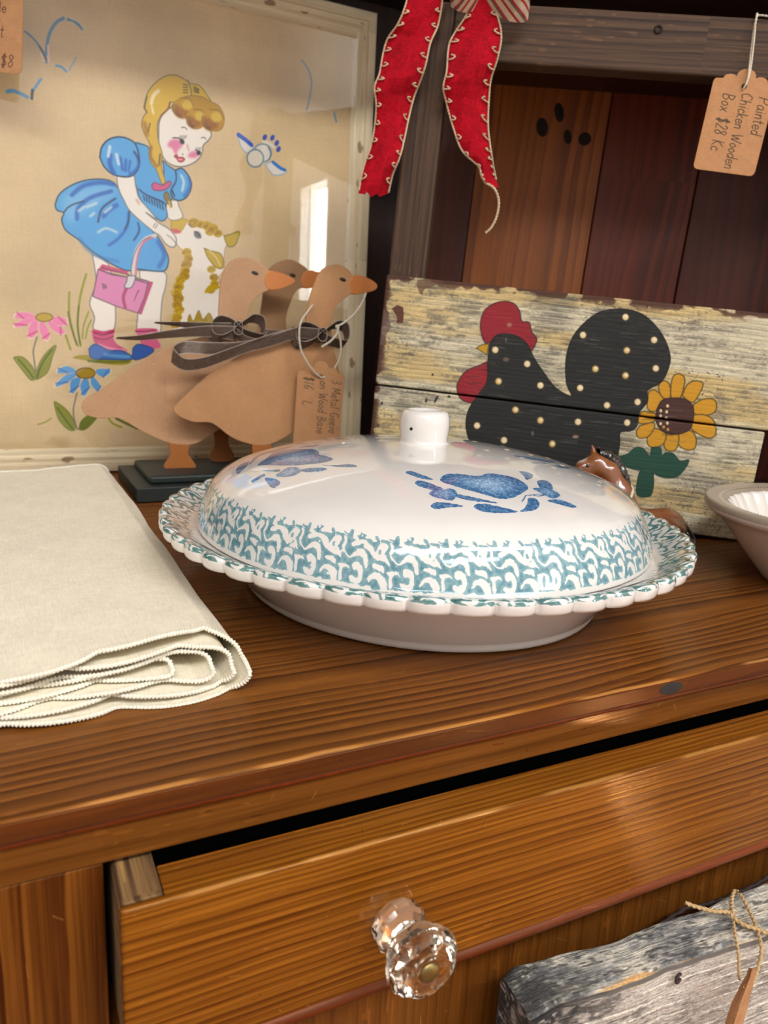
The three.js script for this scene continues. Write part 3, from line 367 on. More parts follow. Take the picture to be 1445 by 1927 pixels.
  P.fill(A(605, 1100, 630, 1075, 700, 1100, 760, 1065, 780, 1090, 730, 1140, 640, 1150, 610, 1130), '#d75f8c', { line: '#6d3148', lw: 1.4 }); P.fill(A(720, 1170, 750, 1165, 780, 1250, 785, 1300, 745, 1260, 715, 1210), '#8f7a3a', { line: '#4e4628', lw: 1.2 }); P.line(A(760, 1250, 775, 1300), '#d3ae3c', 4);
  // purse
  P.fill(B(340, 830, 430, 860, 750, 930, 665, 1168, 480, 1110, 300, 1035), '#e08bb8', { line: '#7a5a68', lw: 2, soft: false }); P.fill(B(720, 920, 755, 930, 668, 1168, 636, 1160, 690, 1040), '#c5487a', { soft: false }); P.line(B(715, 930, 690, 1040, 640, 1160), '#6d5560', 1.6, { soft: false }); P.fill(B(370, 790, 560, 845, 570, 870, 340, 832), '#d4527f', { soft: false }); P.line(B(340, 830, 440, 870, 560, 890, 720, 940), '#7a5a68', 2.2, { soft: false }); P.line(B(360, 815, 560, 870, 720, 920), '#6a4a55', 1.6, { soft: false }); for (let i = 0; i < 4; i++) { P.line(B(370 + i * 10, 935 + i * 4, 380 + i * 8, 980 - i * 3), '#5d4a52', 1.2); P.line(B(610 + i * 9, 1070 - i * 25, 635 + i * 5, 1010 - i * 8), '#5d4a52', 1.2); }
  P.line(B(770, 575, 700, 600, 640, 670, 612, 760, 603, 880), '#dcd6d2', 7); P.line(B(752, 590, 690, 620, 650, 690, 632, 780, 622, 880), '#d8708f', 3); P.line(B(740, 580, 670, 620, 620, 700, 592, 800, 590, 870), '#5f5a60', 1.4); P.line(B(560, 960, 530, 1040, 545, 1120), '#b84f77', 6); P.fill(B(560, 880, 620, 885, 592, 965, 540, 965, 555, 920), '#dfdcdc', { line: '#6c6a6c', lw: 2 });
  const artM = phys({ map: canvasTex(c), roughness: 0.9, specularIntensity: 0.2 });
  const art = board(ax0, ax1, ay0, ay1, AZ - 0.003, AZ, 0.0003, 1); { const p = art.attributes.position, uv = art.attributes.uv; for (let i = 0; i < p.count; i++) uv.setXY(i, (p.getX(i) - ax0) / (ax1 - ax0), (p.getY(i) - ay0) / (ay1 - ay0)); }
  part('painting', art, artM, f, 'aged tan paper painted with a girl in a blue dress and a white lamb');
  part('glass_pane', new THREE.BoxGeometry(ax1 - ax0, ay1 - ay0, 0.0004).translate((ax0 + ax1) / 2, (ay0 + ay1) / 2, AZ + 0.003), phys({ color: 0xffffff, transmission: 1, thickness: 0, roughness: 0.02, ior: 1.5 }), f);
  // moulding: a stepped profile with mitred corners (inset from the outer edge, height)
  const frameT = woodTex({ w: 0.2, h: 0.05, W: 512, H: 128, seed: 51, light: 0xe8d9b6, dark: 0xb89e74, space: 0.02, warp: 0.01, contrast: 0.35, fibre: 0.25, wear: 0.4, after: (o, X, Y) => { const s = sstep(0.72, 0.8, fbm(X * 60, Y * 220, 3)); return mix3(o, [92, 62, 36], s * 0.55); } });
  const frameM = std({ map: frameT.map, bumpMap: frameT.bump, bumpScale: 0.0002, roughness: 0.6 });
  const pr = [[0, -0.014], [0, -0.003], [0.0012, -0.0012], [0.006, 0], [0.0085, -0.0004], [0.0092, -0.0022], [0.0104, -0.0028], [0.0135, -0.0022], [0.0152, -0.0034], [0.0162, -0.0052], [0.0195, -0.0056], [0.0215, -0.0072], [0.0215, -0.014], [0, -0.014]];
  const rail = (a, b, inw) => { // a, b outer corners; inw inward unit vector; mitred
    const dir = b.clone().sub(a).normalize(), L = a.distanceTo(b), pos = [], uv = [], idx = []; let s = 0;
    pr.forEach(([o, z], i) => { if (i) s += Math.hypot(o - pr[i - 1][0], z - pr[i - 1][1]); const p = a.clone().addScaledVector(dir, o).addScaledVector(inw, o), q = b.clone().addScaledVector(dir, -o).addScaledVector(inw, o); pos.push(p.x, p.y, PZ + z, q.x, q.y, PZ + z); uv.push(o / 0.2, s / 0.05, (L - o) / 0.2, s / 0.05); });
    for (let i = 0; i < pr.length - 1; i++) idx.push(i * 2, i * 2 + 1, i * 2 + 2, i * 2 + 1, i * 2 + 3, i * 2 + 2);
    const cap = THREE.ShapeUtils.triangulateShape(pr.slice(0, -1).map(([o, z]) => new THREE.Vector2(o, z)), []); for (const t of cap) { idx.push(t[0] * 2, t[1] * 2, t[2] * 2, t[0] * 2 + 1, t[2] * 2 + 1, t[1] * 2 + 1); }
    const g = new THREE.BufferGeometry(); g.setAttribute('position', new THREE.Float32BufferAttribute(pos, 3)); g.setAttribute('uv', new THREE.Float32BufferAttribute(uv, 2)); g.setIndex(idx); return toCreasedNormals(g, 0.5);
  };
  const c00 = V(PX0, 0.0006, 0), c10 = V(PX1, 0.0006, 0), c11 = V(PX1, PY1, 0), c01 = V(PX0, PY1, 0);
  part('frame_rail', rail(c00, c10, V(0, 1, 0)), frameM, f); part('frame_rail', rail(c10, c11, V(-1, 0, 0)), frameM, f); part('frame_rail', rail(c11, c01, V(0, -1, 0)), frameM, f); part('frame_rail', rail(c01, c00, V(1, 0, 0)), frameM, f);
}

// ───────────────────────── painted rooster box and the old crate behind it ─────────────────────────
const FH = V(FWD.x, 0, FWD.z).normalize(), RH = V(-FH.z, 0, FH.x), BH = FH.clone().negate();
const T8 = 8 * Math.PI / 180, TL = 0.0585;
const EX0 = RH.clone().multiplyScalar(Math.cos(T8)).addScaledVector(BH, Math.sin(T8)), EZ = RH.clone().multiplyScalar(-Math.sin(T8)).addScaledVector(BH, Math.cos(T8));
const EX = EX0.clone().multiplyScalar(Math.cos(TL)).addScaledVector(V(0, 1, 0), -Math.sin(TL)), EY = EX0.clone().multiplyScalar(Math.sin(TL)).addScaledVector(V(0, 1, 0), Math.cos(TL));
const EO = onY(1393, 1018.5, 0.0008);                              // lower right corner of the box, on the dresser top
const eLocal = (x, y, off = 0) => { const q = onPlane(x, y, EO.clone().addScaledVector(EZ, off), EZ).sub(EO); return [q.dot(EX), q.dot(EY)]; };
const seat = (g) => { g.matrixAutoUpdate = true; g.quaternion.setFromRotationMatrix(new THREE.Matrix4().makeBasis(EX, EY, EZ)); g.position.copy(EO); };
{
  const b = group('painted_box', 'weathered cream wooden box painted with a black spotted rooster and a sunflower', 'wooden box'); seat(b);
  const tl = eLocal(728, 517), s0 = eLocal(706, 724), s1 = eLocal(1441, 812), bl = eLocal(697, 800), r1 = eLocal(1418, 911);
  const x0 = (tl[0] + s0[0] + bl[0]) / 3, x1 = (s1[0] + r1[0]) / 2, yT = (tl[1] + eLocal(1440, 589)[1]) / 2, yS = (s0[1] + s1[1]) / 2, yB = 0.0004;
  const W = x1 + 0.006 - x0, H = yT - yB, cw = 2048, ch = Math.round(2048 * H / W);
  const c = canvasOf(cw, ch), ctx = c.getContext('2d');
  const map = ([x, y]) => { const q = eLocal(x, y); return [(q[0] - x0) / W * cw, (1 - (q[1] - yB) / H) * ch]; };
  const k = map([1001, 700])[0] - map([1000, 700])[0];
  // weathered cream paint over grey wood
  const img = ctx.createImageData(cw, ch), bumpD = new Uint8Array(cw * ch * 4);
  const grainAt = (x, y) => { const u = x / cw * W, v = y / ch * H, d = v + 0.006 * (noise(u * 9, v * 30) - 0.5) + 0.0016 * noise(u * 40, v * 120); const q = d / 0.0034 + 1.4 * noise(d * 60, 4.4), t = q - Math.floor(q); return Math.pow(t, 1.6) * (0.4 + 0.6 * HASH[Math.floor(q) * 71 & 65535]); };
  for (let y = 0, i = 0; y < ch; y++) for (let x = 0; x < cw; x++, i += 4) {
    const u = x / cw * W, v = y / ch * H, g = grainAt(x, y), f = noise(u * 70, v * 2600), blot = fbm(u * 14, v * 34, 4), yel = fbm(u * 9 + 4, v * 60 + 2, 4), fine = noise(u * 900, v * 1800);
    let col = mix3([222, 210, 178], [220, 186, 116], sstep(0.44, 0.7, yel) * 0.7);
    const gr = sstep(0.46, 0.74, fbm(u * 34, v * 60, 4) * 0.6 + noise(u * 120, v * 520) * 0.28 + noise(u * 700, v * 1200) * 0.16 + (u < 0.09 ? 0.04 : 0)) * sstep(0.2, 0.7, f + g * 0.4);
    col = mix3(col, [112, 106, 94], gr * 0.8);
    const sp = sstep(0.8, 0.9, noise(u * 1100, v * 1500)) * sstep(0.5, 0.65, fbm(u * 25, v * 40, 3)); col = mix3(col, [58, 52, 44], sp * 0.7);
    const l = 0.94 + (f - 0.5) * 0.2 - g * 0.2 + (fine - 0.5) * 0.1; const edge = Math.min(u, W - u, v);
    const bare = sstep(0.56, 0.66, fbm(u * 90, v * 150, 3) + sstep(0.006, 0, edge) * 0.25); if (edge < 0.008) col = mix3(col, [86, 56, 42], bare * sstep(0.008, 0.001, edge));
    img.data[i] = col[0] * l; img.data[i + 1] = col[1] * l; img.data[i + 2] = col[2] * l; img.data[i + 3] = 255;
    const bv = 170 - g * 80 - gr * 30 + (f - 0.5) * 60; bumpD[i] = bumpD[i + 1] = bumpD[i + 2] = clamp(bv, 0, 255); bumpD[i + 3] = 255;
  }
  ctx.putImageData(img, 0, 0);
  const P = painter(ctx, map, k), R = zone(840, 540, 3.2111), S = zone(1140, 660, 4.738), Q = zone(660, 380, 4.0146);
  const BLACK = '#282826', RED = '#8c242c', OUT = '#3c342a';
  P.fill(Q(310, 805, 350, 780, 395, 795, 400, 850, 395, 915, 345, 915, 350, 870), '#5d3a2c', { soft: false }); P.fill(Q(245, 810, 275, 850, 300, 940, 265, 1010, 235, 1080, 215, 1060, 225, 900), '#6a554c', { alpha: 0.8 }); P.fill(Q(510, 590, 700, 600, 640, 630, 560, 660, 540, 700, 515, 680), '#5d4334', { alpha: 0.7 });
  for (const [x, y, a, b] of [[570, 1500, 2, 4.5], [645, 1490, 2.2, 8], [742, 1470, 3, 2.4], [235, 1520, 2, 3], [205, 1690, 2, 2.5], [618, 1305, 2, 2.5]]) P.oval(Q(x, y)[0], a, b, '#33312c', { turn: x === 645 ? 0.5 : 0.1, blur: 0.4 });
  // sunflower
  const petal = (...a) => P.fill(S(...a), '#c58e26', { line: '#5a4a22', lw: 2.2 });
  petal(300, 570, 340, 540, 440, 560, 440, 620, 360, 650, 290, 640); petal(380, 370, 430, 350, 500, 400, 510, 450, 440, 540, 370, 510); petal(470, 300, 520, 265, 570, 310, 570, 420, 510, 420, 475, 360); petal(580, 300, 600, 230, 650, 205, 700, 240, 695, 320, 660, 420, 585, 420); petal(680, 400, 720, 310, 780, 272, 855, 280, 860, 330, 790, 450, 740, 450); petal(780, 480, 860, 435, 950, 430, 985, 470, 975, 540, 900, 575, 790, 560); petal(770, 575, 870, 570, 950, 610, 980, 680, 975, 750, 920, 780, 820, 740, 755, 680); petal(700, 710, 770, 720, 805, 790, 790, 870, 720, 885, 650, 840, 640, 760); petal(540, 740, 640, 740, 645, 830, 610, 890, 540, 885, 515, 820); petal(430, 690, 530, 730, 520, 820, 450, 860, 380, 845, 370, 770); petal(300, 670, 420, 640, 430, 690, 370, 770, 290, 775, 272, 720);
  P.fill(S(455, 520, 500, 445, 580, 422, 700, 430, 770, 490, 782, 580, 755, 690, 680, 735, 570, 745, 490, 705, 445, 620), '#4a2f2a', { line: '#33221d', lw: 2 });
  for (const [x, y] of S(550, 492, 490, 535, 542, 545, 488, 580, 538, 598, 488, 650, 548, 645, 515, 680, 553, 702)) P.oval([x, y], 2.6, 3, y > 800 ? '#b98a4a' : '#dfc595');
  P.fill(S(405, 865, 485, 865, 490, 960, 430, 1080, 425, 1200, 400, 1290, 330, 1305, 275, 1280, 275, 1190, 305, 1070, 390, 960), '#274a3c', { line: '#20382e', lw: 1.5 }); P.fill(S(95, 945, 190, 920, 260, 865, 330, 870, 385, 940, 400, 1010, 310, 1065, 190, 1040, 120, 985), '#274a3c', { line: '#20382e', lw: 1.2 }); P.fill(S(480, 960, 530, 910, 600, 915, 660, 980, 740, 975, 700, 1060, 620, 1130, 500, 1130, 430, 1080), '#274a3c', { line: '#20382e', lw: 1.2 }); P.fill(S(390, 930, 500, 930, 480, 1080, 330, 1080), '#274a3c', { soft: false });
  // rooster
  P.fill(R(235, 340, 205, 250, 225, 150, 300, 95, 390, 92, 440, 140, 455, 205, 500, 215, 515, 270, 545, 310, 535, 350, 505, 385, 430, 330, 340, 320), RED, { line: OUT, lw: 2 }); P.fill(R(180, 370, 215, 348, 255, 345, 245, 410), '#bb8c22', { soft: false, line: OUT, lw: 1.4 }); P.fill(R(260, 455, 180, 480, 110, 515, 65, 590, 75, 660, 120, 695, 180, 690, 250, 600), RED, { line: OUT, lw: 2 });
  P.fill(R(262, 345, 300, 295, 370, 282, 440, 305, 490, 350, 530, 430, 590, 520, 660, 610, 755, 660, 725, 580, 722, 440, 755, 320, 820, 230, 920, 155, 1040, 133, 1160, 155, 1250, 220, 1320, 320, 1352, 430, 1330, 520, 1290, 580, 1215, 625, 1215, 690, 1165, 760, 1150, 840, 1110, 870, 1050, 880, 1045, 960, 1010, 1080, 880, 1160, 500, 1140, 240, 1060, 150, 950, 118, 840, 135, 740, 200, 640, 245, 570, 250, 440), BLACK, { line: '#1d1c1a', lw: 2 });
  const wash = (n, col, a) => { const r = rng(n); for (let i = 0; i < 260; i++) { const x = 120 + r() * 1230, y = 140 + r() * 800, q = R(x, y, x + 20 + r() * 90, y + 3 + r() * 8); if ((x > 560 && x < 730 && y < 560) || y < 300 && x < 720) continue; P.line(q, col, 0.6 + r(), { alpha: a * r() }); } };
  wash(3, '#7a756a', 0.5); wash(9, '#101010', 0.6); { const r = rng(8); for (let i = 0; i < 60; i++) { const x = 220 + r() * 250, y = 120 + r() * 220; if (x > 440 && y < 220) continue; P.line(R(x, y, x + 50, y + 4), '#b85a58', 0.8, { alpha: 0.35 * r() }); } for (let i = 0; i < 40; i++) { const x = 90 + r() * 110, y = 510 + r() * 150; P.line(R(x, y, x + 45, y + 4), '#b4504e', 0.8, { alpha: 0.35 * r() }); } }
  P.oval(R(380, 230)[0], 5, 4, '#9a6a50', { blur: 1 }); P.oval(R(360, 320)[0], 2, 5, '#55534e', { blur: 0.6 }); P.oval(R(780, 905)[0], 6, 3, '#9a7f6c', { blur: 0.8 }); P.oval(R(520, 885)[0], 2.5, 5, '#5d5a55', { blur: 0.6 }); P.oval(R(360, 438)[0], 6, 4, '#6b564a', { blur: 1 });
  const dots = R(295, 380, 488, 465, 315, 570, 568, 595, 1082, 182, 825, 290, 1255, 320, 1090, 383, 900, 495, 1265, 492, 1082, 535, 808, 610, 1155, 695, 970, 715, 1092, 820, 417, 742, 568, 806, 795, 815, 185, 838, 348, 926, 640, 948);
  const r2 = rng(6); for (const q of dots) { P.oval(q, 7.2, 7.2, '#6b5d3c', { blur: 0.8, alpha: 0.8 }); P.oval(q, 5.6, 5.8, r2() > 0.6 ? '#c9a55f' : '#ddc396'); P.oval([q[0] + 0.8, q[1] - 0.8], 3.4, 3.4, '#e6d7b4', { blur: 0.8 }); }
  const tex = canvasTex(c), bt = finishTex(new THREE.DataTexture(bumpD, cw, ch), false); bt.flipY = true; bt.needsUpdate = true;
  const paintM = phys({ map: tex, bumpMap: bt, bumpScale: 0.0004, roughness: 0.62, specularIntensity: 0.5 });
  const sideM = std({ color: 0x4d3426, roughness: 0.85 });
  const plank = (a, e0, e1, e2) => { const g = board(a[0], a[1], a[2], a[3], -0.012, 0, 0.0012, 2), p = g.attributes.position, n = g.attributes.normal, uv = g.attributes.uv, fr = []; for (let i = 0; i < p.count; i++) uv.setXY(i, (p.getX(i) - x0) / W, (p.getY(i) - yB) / H); return g; };
  part('front_board', plank([x0, x1 + 0.006, yS + 0.0007, yT]), paintM, b, 'upper painted board with the rooster head and tail'); part('front_board', plank([x0, x1, yB, yS - 0.0007]), paintM, b, 'lower painted board with the rooster body');
  part('side_board', board(x0 + 0.001, x0 + 0.012, yB + 0.001, yT - 0.002, -0.034, -0.0125), sideM, b); part('side_board', board(x1 - 0.012, x1 - 0.001, yB + 0.003, yT - 0.002, -0.034, -0.0125), sideM, b); part('back_board', board(x0 + 0.0125, x1 - 0.0125, yB + 0.003, yT - 0.002, -0.034, -0.024), sideM, b);
}
const crateT = woodTex({ w: 0.4, h: 0.08, W: 1024, H: 205, seed: 61, light: 0x6f5640, dark: 0x33241a, space: 0.005, warp: 0.01, contrast: 0.75, fibre: 0.5, grey: 0.15, wear: 0.6 });
const crateM = std({ color: 0xcfbda8, map: crateT.map, bumpMap: crateT.bump, bumpScale: 0.0003, roughness: 0.75 });
const plankT = woodTex({ w: 0.5, h: 0.12, W: 1024, H: 246, seed: 67, light: 0xa8641e, dark: 0x5e300c, space: 0.012, warp: 0.03, contrast: 0.7, fibre: 0.22, wear: 0.1 });
const plankM = (c) => phys({ map: plankT.map, bumpMap: plankT.bump, bumpScale: 0.0001, roughness: 0.5, color: c });
const CR = -0.042;                                                // front of the crate, behind the box
{
  const g = group('wooden_crate', 'old dark wooden crate standing on end behind the rooster box', 'crate'); seat(g);
  const rt = eLocal(1150, 17, CR), rb = eLocal(1150, 131, CR), pl = eLocal(740, 430, CR), pr = eLocal(809, 430, CR);
  const top = rt[1], bot = rb[1], X0 = pl[0], X1 = pr[0], XR = 0.1, yb = 0.012, D = -0.19;
  part('post', grainUV(board(X0, X1, yb, top - 0.001, CR - 0.02, CR, 0.0018), 'y', 0.4, 0.08, 0, 0.2), crateM, g, 'weathered grey brown post');
  part('post', grainUV(board(XR - 0.03, XR, yb, top - 0.001, CR - 0.02, CR, 0.0018), 'y', 0.4, 0.08, 0.4, 0.6), crateM, g);
  part('rail', grainUV(board(X1 + 0.0003, XR - 0.0303, bot, top, CR - 0.019, CR - 0.0005, 0.002), 'x', 0.4, 0.08, 0.2, 0.1), crateM, g, 'weathered grey brown top rail');
  const np = eLocal(1239, 55, CR); part('nail_hole', new THREE.TorusGeometry(0.0022, 0.0009, 8, 20).translate(np[0], np[1], CR - 0.0003), std({ color: 0x1c130d, roughness: 0.8 }), g);
  const bz = D + 0.012, seam = (x, y) => eLocal(x, y, bz)[0];
  const xs = [X0 - 0.02, seam(877, 460), seam(1141, 250), seam(1300, 400), XR + 0.02], cols = [0x8a6040, 0xf4e4d0, 0xb0763c, 0x8e5c30];
  const planks = [0, 1, 2, 3].map((i) => part('back_plank', grainUV(board(xs[i] + 0.0005, xs[i + 1] - 0.0005, yb, top + 0.004, D, bz + (i === 1 ? 0.0008 : 0), 0.001), 'y', 0.5, 0.12, i * 0.23, i * 0.31), plankM(cols[i]), g, ['narrow purplish brown back plank', 'warm orange brown back plank with dark knots', 'dark brown back plank', 'darkest back plank'][i]));
  const kM = std({ color: 0x1d0f07, roughness: 0.8 }); for (const [x, y, a, b] of [[1020, 240, 0.005, 0.008], [1052, 212, 0.004, 0.008], [1068, 258, 0.0035, 0.006], [1100, 262, 0.0055, 0.0055]]) { const q = eLocal(x, y, bz); part('knot', new THREE.SphereGeometry(1, 16, 10).scale(a, b, 0.0006).rotateZ(0.3).translate(q[0], q[1], bz + 0.0008), kM, planks[1]); }
  part('side_panel', grainUV(board(XR - 0.011, XR - 0.001, yb, top - 0.004, D + 0.013, CR - 0.0205, 0.001), 'y', 0.5, 0.12), plankM(0x5c3a2c), g);
  part('bottom_panel', board(X0 + 0.012, XR - 0.012, yb, yb + 0.01, D + 0.013, CR - 0.0205), plankM(0x5c3a2c), g); part('top_panel', grainUV(board(X0 + 0.012, XR - 0.012, top - 0.014, top - 0.003, D + 0.013, CR - 0.02), 'x', 0.5, 0.12), plankM(0x5c3a2c), g);  // unseen top panel added to block light falling in behind the rail
}

// ───────────────────────── three flat metal geese on a green wooden base ─────────────────────────
{
  const g = group('geese_figurine', 'three flat tan metal geese with brown bows on a dark green wooden base', 'figurine');
  const Z = zone(0, 430, 2.007), E = zone(380, 470, 4.129), K = zone(140, 600, 2.676);
  const baseM = phys({ color: new THREE.Color(0.013, 0.02, 0.017), roughness: 0.5 });
  const bx0 = 0.088, bx1 = 0.262;
  part('base', mergeGeometries([board(bx0, bx1, 0.0005, 0.0118, -0.688, -0.589, 0.001), board(bx0 + 0.012, bx1 - 0.012, 0.0119, 0.0182, -0.678, -0.6, 0.0022)]), baseM, g, 'dark green base board with a stepped edge');
  const tan = dataTex(512, 512, (x, y) => { const m = fbm(x / 90, y / 90, 4) - 0.5, f = noise(x / 2.2, y / 2.2) - 0.5, s = sstep(0.75, 0.85, noise(x / 4 + 40, y / 4)) * sstep(0.5, 0.7, fbm(x / 60, y / 80 + 5, 3)); const l = 1 + m * 0.14 + f * 0.07; return mix3([194 * l, 166 * l, 136 * l], [222, 184, 140], s * 0.5); });
  const tanM = (c) => phys({ map: tan, color: c, roughness: 0.5, specularIntensity: 0.5 });
  const shape2 = (pts, z) => { const q = smooth2(pts, true, 5).map(([x, y]) => onZ(x, y, z)); return new THREE.Shape(q.map((p) => new THREE.Vector2(p.x, p.y))); };
  const cut = (pts, z, t = 0.0014) => { const e = new THREE.ExtrudeGeometry(shape2(pts, z), { depth: t, bevelEnabled: true, bevelThickness: 0.0005, bevelSize: 0.0005, bevelSegments: 2, curveSegments: 4 }); e.translate(0, 0, z - t); const p = e.attributes.position, uv = e.attributes.uv; for (let i = 0; i < p.count; i++) uv.setXY(i, p.getX(i) / 0.12, p.getY(i) / 0.12); return e; };
  const eyeM = phys({ color: 0x2b231d, roughness: 0.4 }), beakM = phys({ color: 0xc87a3c, roughness: 0.5 }), legM = phys({ color: 0xa2622c, roughness: 0.45 });
  const z1 = -0.632, z2 = -0.656, z3 = -0.612;
  const goose = (body, beak, eye, leg, z, c, label) => {
    const m = part('goose', cut(body, z), tanM(c), g, label);
    part('beak', cut(beak, z + 0.0006, 0.0022), beakM, m); const e = onZ(...eye, z + 0.001); part('eye', new THREE.SphereGeometry(0.0016, 14, 8).scale(1.9, 0.9, 0.25).rotateZ(-0.25).translate(e.x, e.y, z + 0.0008), eyeM, m); part('leg', cut(leg, z - 0.0002, 0.0016), legM, m);
  };
  goose(Z(885, 118, 940, 113, 985, 135, 1015, 160, 1030, 195, 1020, 225, 975, 250, 945, 285, 932, 340, 945, 410, 985, 480, 990, 560, 960, 640, 900, 720, 830, 755, 770, 795, 715, 815, 640, 808, 570, 780, 510, 748, 450, 714, 380, 715, 325, 700, 310, 672, 330, 642, 400, 600, 520, 515, 650, 443, 760, 412, 820, 390, 828, 300, 835, 210, 850, 155), Z(1003, 190, 1018, 163, 1060, 170, 1105, 190, 1108, 205, 1060, 225, 1022, 230, 1005, 215), Z(963, 168)[0], Z(645, 806, 712, 812, 708, 850, 735, 905, 625, 905, 645, 855), z1, 0xf2dccb, 'tan goose in the middle of the row with its tail farthest left');
  goose(Z(1050, 130, 1095, 119, 1140, 140, 1165, 165, 1165, 210, 1120, 232, 1095, 280, 1078, 340, 1085, 400, 1110, 480, 1110, 600, 1060, 690, 1000, 740, 900, 760, 860, 765, 820, 762, 760, 745, 700, 720, 640, 700, 620, 660, 700, 590, 800, 500, 900, 430, 970, 390, 988, 300, 1000, 220, 1015, 160), Z(1140, 190, 1160, 162, 1210, 168, 1255, 190, 1258, 205, 1200, 218, 1150, 222), Z(1105, 176)[0], Z(810, 755, 862, 758, 860, 810, 882, 872, 795, 872, 812, 810), z2, 0xc9b49c, 'rearmost tan goose, half hidden behind the other two');
  goose(Z(1215, 158, 1270, 138, 1310, 155, 1335, 185, 1345, 215, 1330, 240, 1285, 275, 1258, 310, 1248, 370, 1258, 450, 1275, 520, 1280, 600, 1240, 690, 1170, 745, 1100, 772, 1060, 795, 1010, 815, 960, 815, 905, 800, 865, 780, 825, 748, 790, 730, 730, 728, 675, 705, 658, 680, 680, 655, 770, 570, 860, 510, 980, 448, 1060, 430, 1130, 425, 1155, 380, 1160, 310, 1185, 220), Z(1325, 195, 1348, 178, 1390, 190, 1422, 213, 1412, 232, 1370, 242, 1333, 246, 1325, 225), Z(1295, 193)[0], Z(958, 812, 1020, 814, 1016, 850, 1040, 905, 935, 905, 955, 850), z3, 0xf2d3b4, 'front tan goose nearest the dish');
  // brown ribbon bows
  const ribT = dataTex(128, 64, (x, y) => { const e = Math.abs(y / 63 - 0.5) * 2, f = noise(x * 1.5, y / 5) - 0.5, l = 1 + f * 0.3; return mix3([108 * l, 90 * l, 78 * l], [178, 164, 152], sstep(0.86, 0.95, e)); });
  const ribM = phys({ map: ribT, roughness: 0.6, sheen: 0.4, sheenRoughness: 0.5 });
  const pz = (pts, z, dz = []) => pts.map(([x, y], i) => onZ(x, y, z + (dz[i] ?? 0)));
  const halves = (n, v) => Array.from({ length: n }, (_, i) => typeof v === 'function' ? v(i / (n - 1)) : v.clone());
  const bnd = (pts, z, half, dz) => { const p = pz(pts, z, dz); return band(p, halves(p.length, half), 48, 0.0003); };
  const bow = (c, z) => {                                            // c in zoom E units, centre of the knot
    const W = V(0.0006, 0.0036, 0.0046), s = (...a) => E(...a.map((v, i) => v + (i % 2 ? c[1] : c[0])));
    return [bnd(s(0, 0, -60, -45, -150, -65, -205, -20, -200, 60, -140, 85, -60, 55, -10, 10), z + 0.006, W), bnd(s(0, 5, 60, -40, 120, -75, 190, -55, 205, 20, 190, 70, 110, 60, 40, 35, 5, 10), z + 0.006, W), bnd(s(-30, -35, 0, -45, 25, -30, 30, 10, 22, 50, -10, 55, -35, 30, -30, -35), z + 0.006, V(0, 0.001, 0.0058))];
  };
  part('ribbon_bow', mergeGeometries([...bow([270, 610], z1), bnd(Z(885, 380, 790, 372, 690, 362, 585, 354), z1 + 0.005, (t) => V(0.0002, lerp(0.0052, 0.0006, t), 0.002)), bnd(Z(885, 395, 780, 388, 640, 398, 520, 412, 440, 412), z1 + 0.008, (t) => V(0.0003, lerp(0.0056, 0.0008, t), 0.0025)), bnd(Z(890, 395, 930, 425, 985, 432, 1010, 405), z1 + 0.006, V(0, 0.004, 0.002))]), ribM, g, 'brown ribbon bow on the middle goose');
  part('ribbon_bow', mergeGeometries([...bow([920, 660], z3).slice(0, 3), bnd(Z(1205, 400, 1120, 395, 1020, 425, 900, 450, 780, 452, 680, 452, 650, 475, 690, 512, 760, 510, 850, 480, 960, 440, 1080, 405, 1200, 405), z3 + 0.008, (t) => V(0, 0.0046, t < 0.5 ? 0.0022 : 0.0036), [0, 0.001, 0.001, 0.001, 0.001, 0.002, 0.005, 0.008, 0.008, 0.006, 0.003, -0.001, -0.003])]), ribM, g, 'brown ribbon bow with a long folded tail on the front goose');
  part('ribbon_bow', bnd(Z(985, 395, 1030, 400, 1090, 398, 1110, 385), z2 + 0.003, V(0, 0.004, 0.001)), ribM, g);
}

// ───────────────────────── paper price tags ─────────────────────────
const kraft = (cw, ch, draw) => { const c = canvasOf(cw, ch), x = c.getContext('2d'), im = x.createImageData(cw, ch); for (let j = 0, i = 0; j < ch; j++) for (let q = 0; q < cw; q++, i += 4) { const f = noise(q / 2.5, j / 2.5) - 0.5, m = fbm(q / 40, j / 40, 3) - 0.5, s = noise(q / 1.5, j / 9) - 0.5, l = 1 + f * 0.09 + m * 0.08 + s * 0.07; im.data[i] = clamp(188 * l, 0, 255); im.data[i + 1] = clamp(139 * l, 0, 255); im.data[i + 2] = clamp(97 * l, 0, 255); im.data[i + 3] = 255; } x.putImageData(im, 0, 0); draw(x); return canvasTex(c); };
// local frame of a tag: x along its length from the scalloped end, y towards the top of the writing, z to the viewer
function tagShape(L, W) {
  const s = new THREE.Shape(), h = W / 2, r = W * 0.09, a = L * 0.17, k = L * 0.085;
  s.moveTo(L - r, -h); s.quadraticCurveTo(L, -h, L, -h + r); s.lineTo(L, h - r); s.quadraticCurveTo(L, h, L - r, h); s.lineTo(a, h); s.quadraticCurveTo(a - r, h, a - r * 0.9, h - r * 0.9); s.quadraticCurveTo(a - r, h * 0.72, a - r, h * 0.7);
  s.bezierCurveTo(k * 0.9, h * 0.72, k * 0.6, h * 0.45, k, h * 0.3); s.bezierCurveTo(-0.02 * L, h * 0.32, -0.02 * L, -h * 0.32, k, -h * 0.3); s.bezierCurveTo(k * 0.6, -h * 0.45, k * 0.9, -h * 0.72, a - r, -h * 0.7); s.quadraticCurveTo(a - r, -h * 0.72, a - r * 0.9, -h + r * 0.9); s.quadraticCurveTo(a - r, -h, a, -h); s.closePath();
  const hole = new THREE.Path(); hole.absarc(L * 0.17, 0, W * 0.045, 0, Math.PI * 2, true); s.holes.push(hole); return s;
}
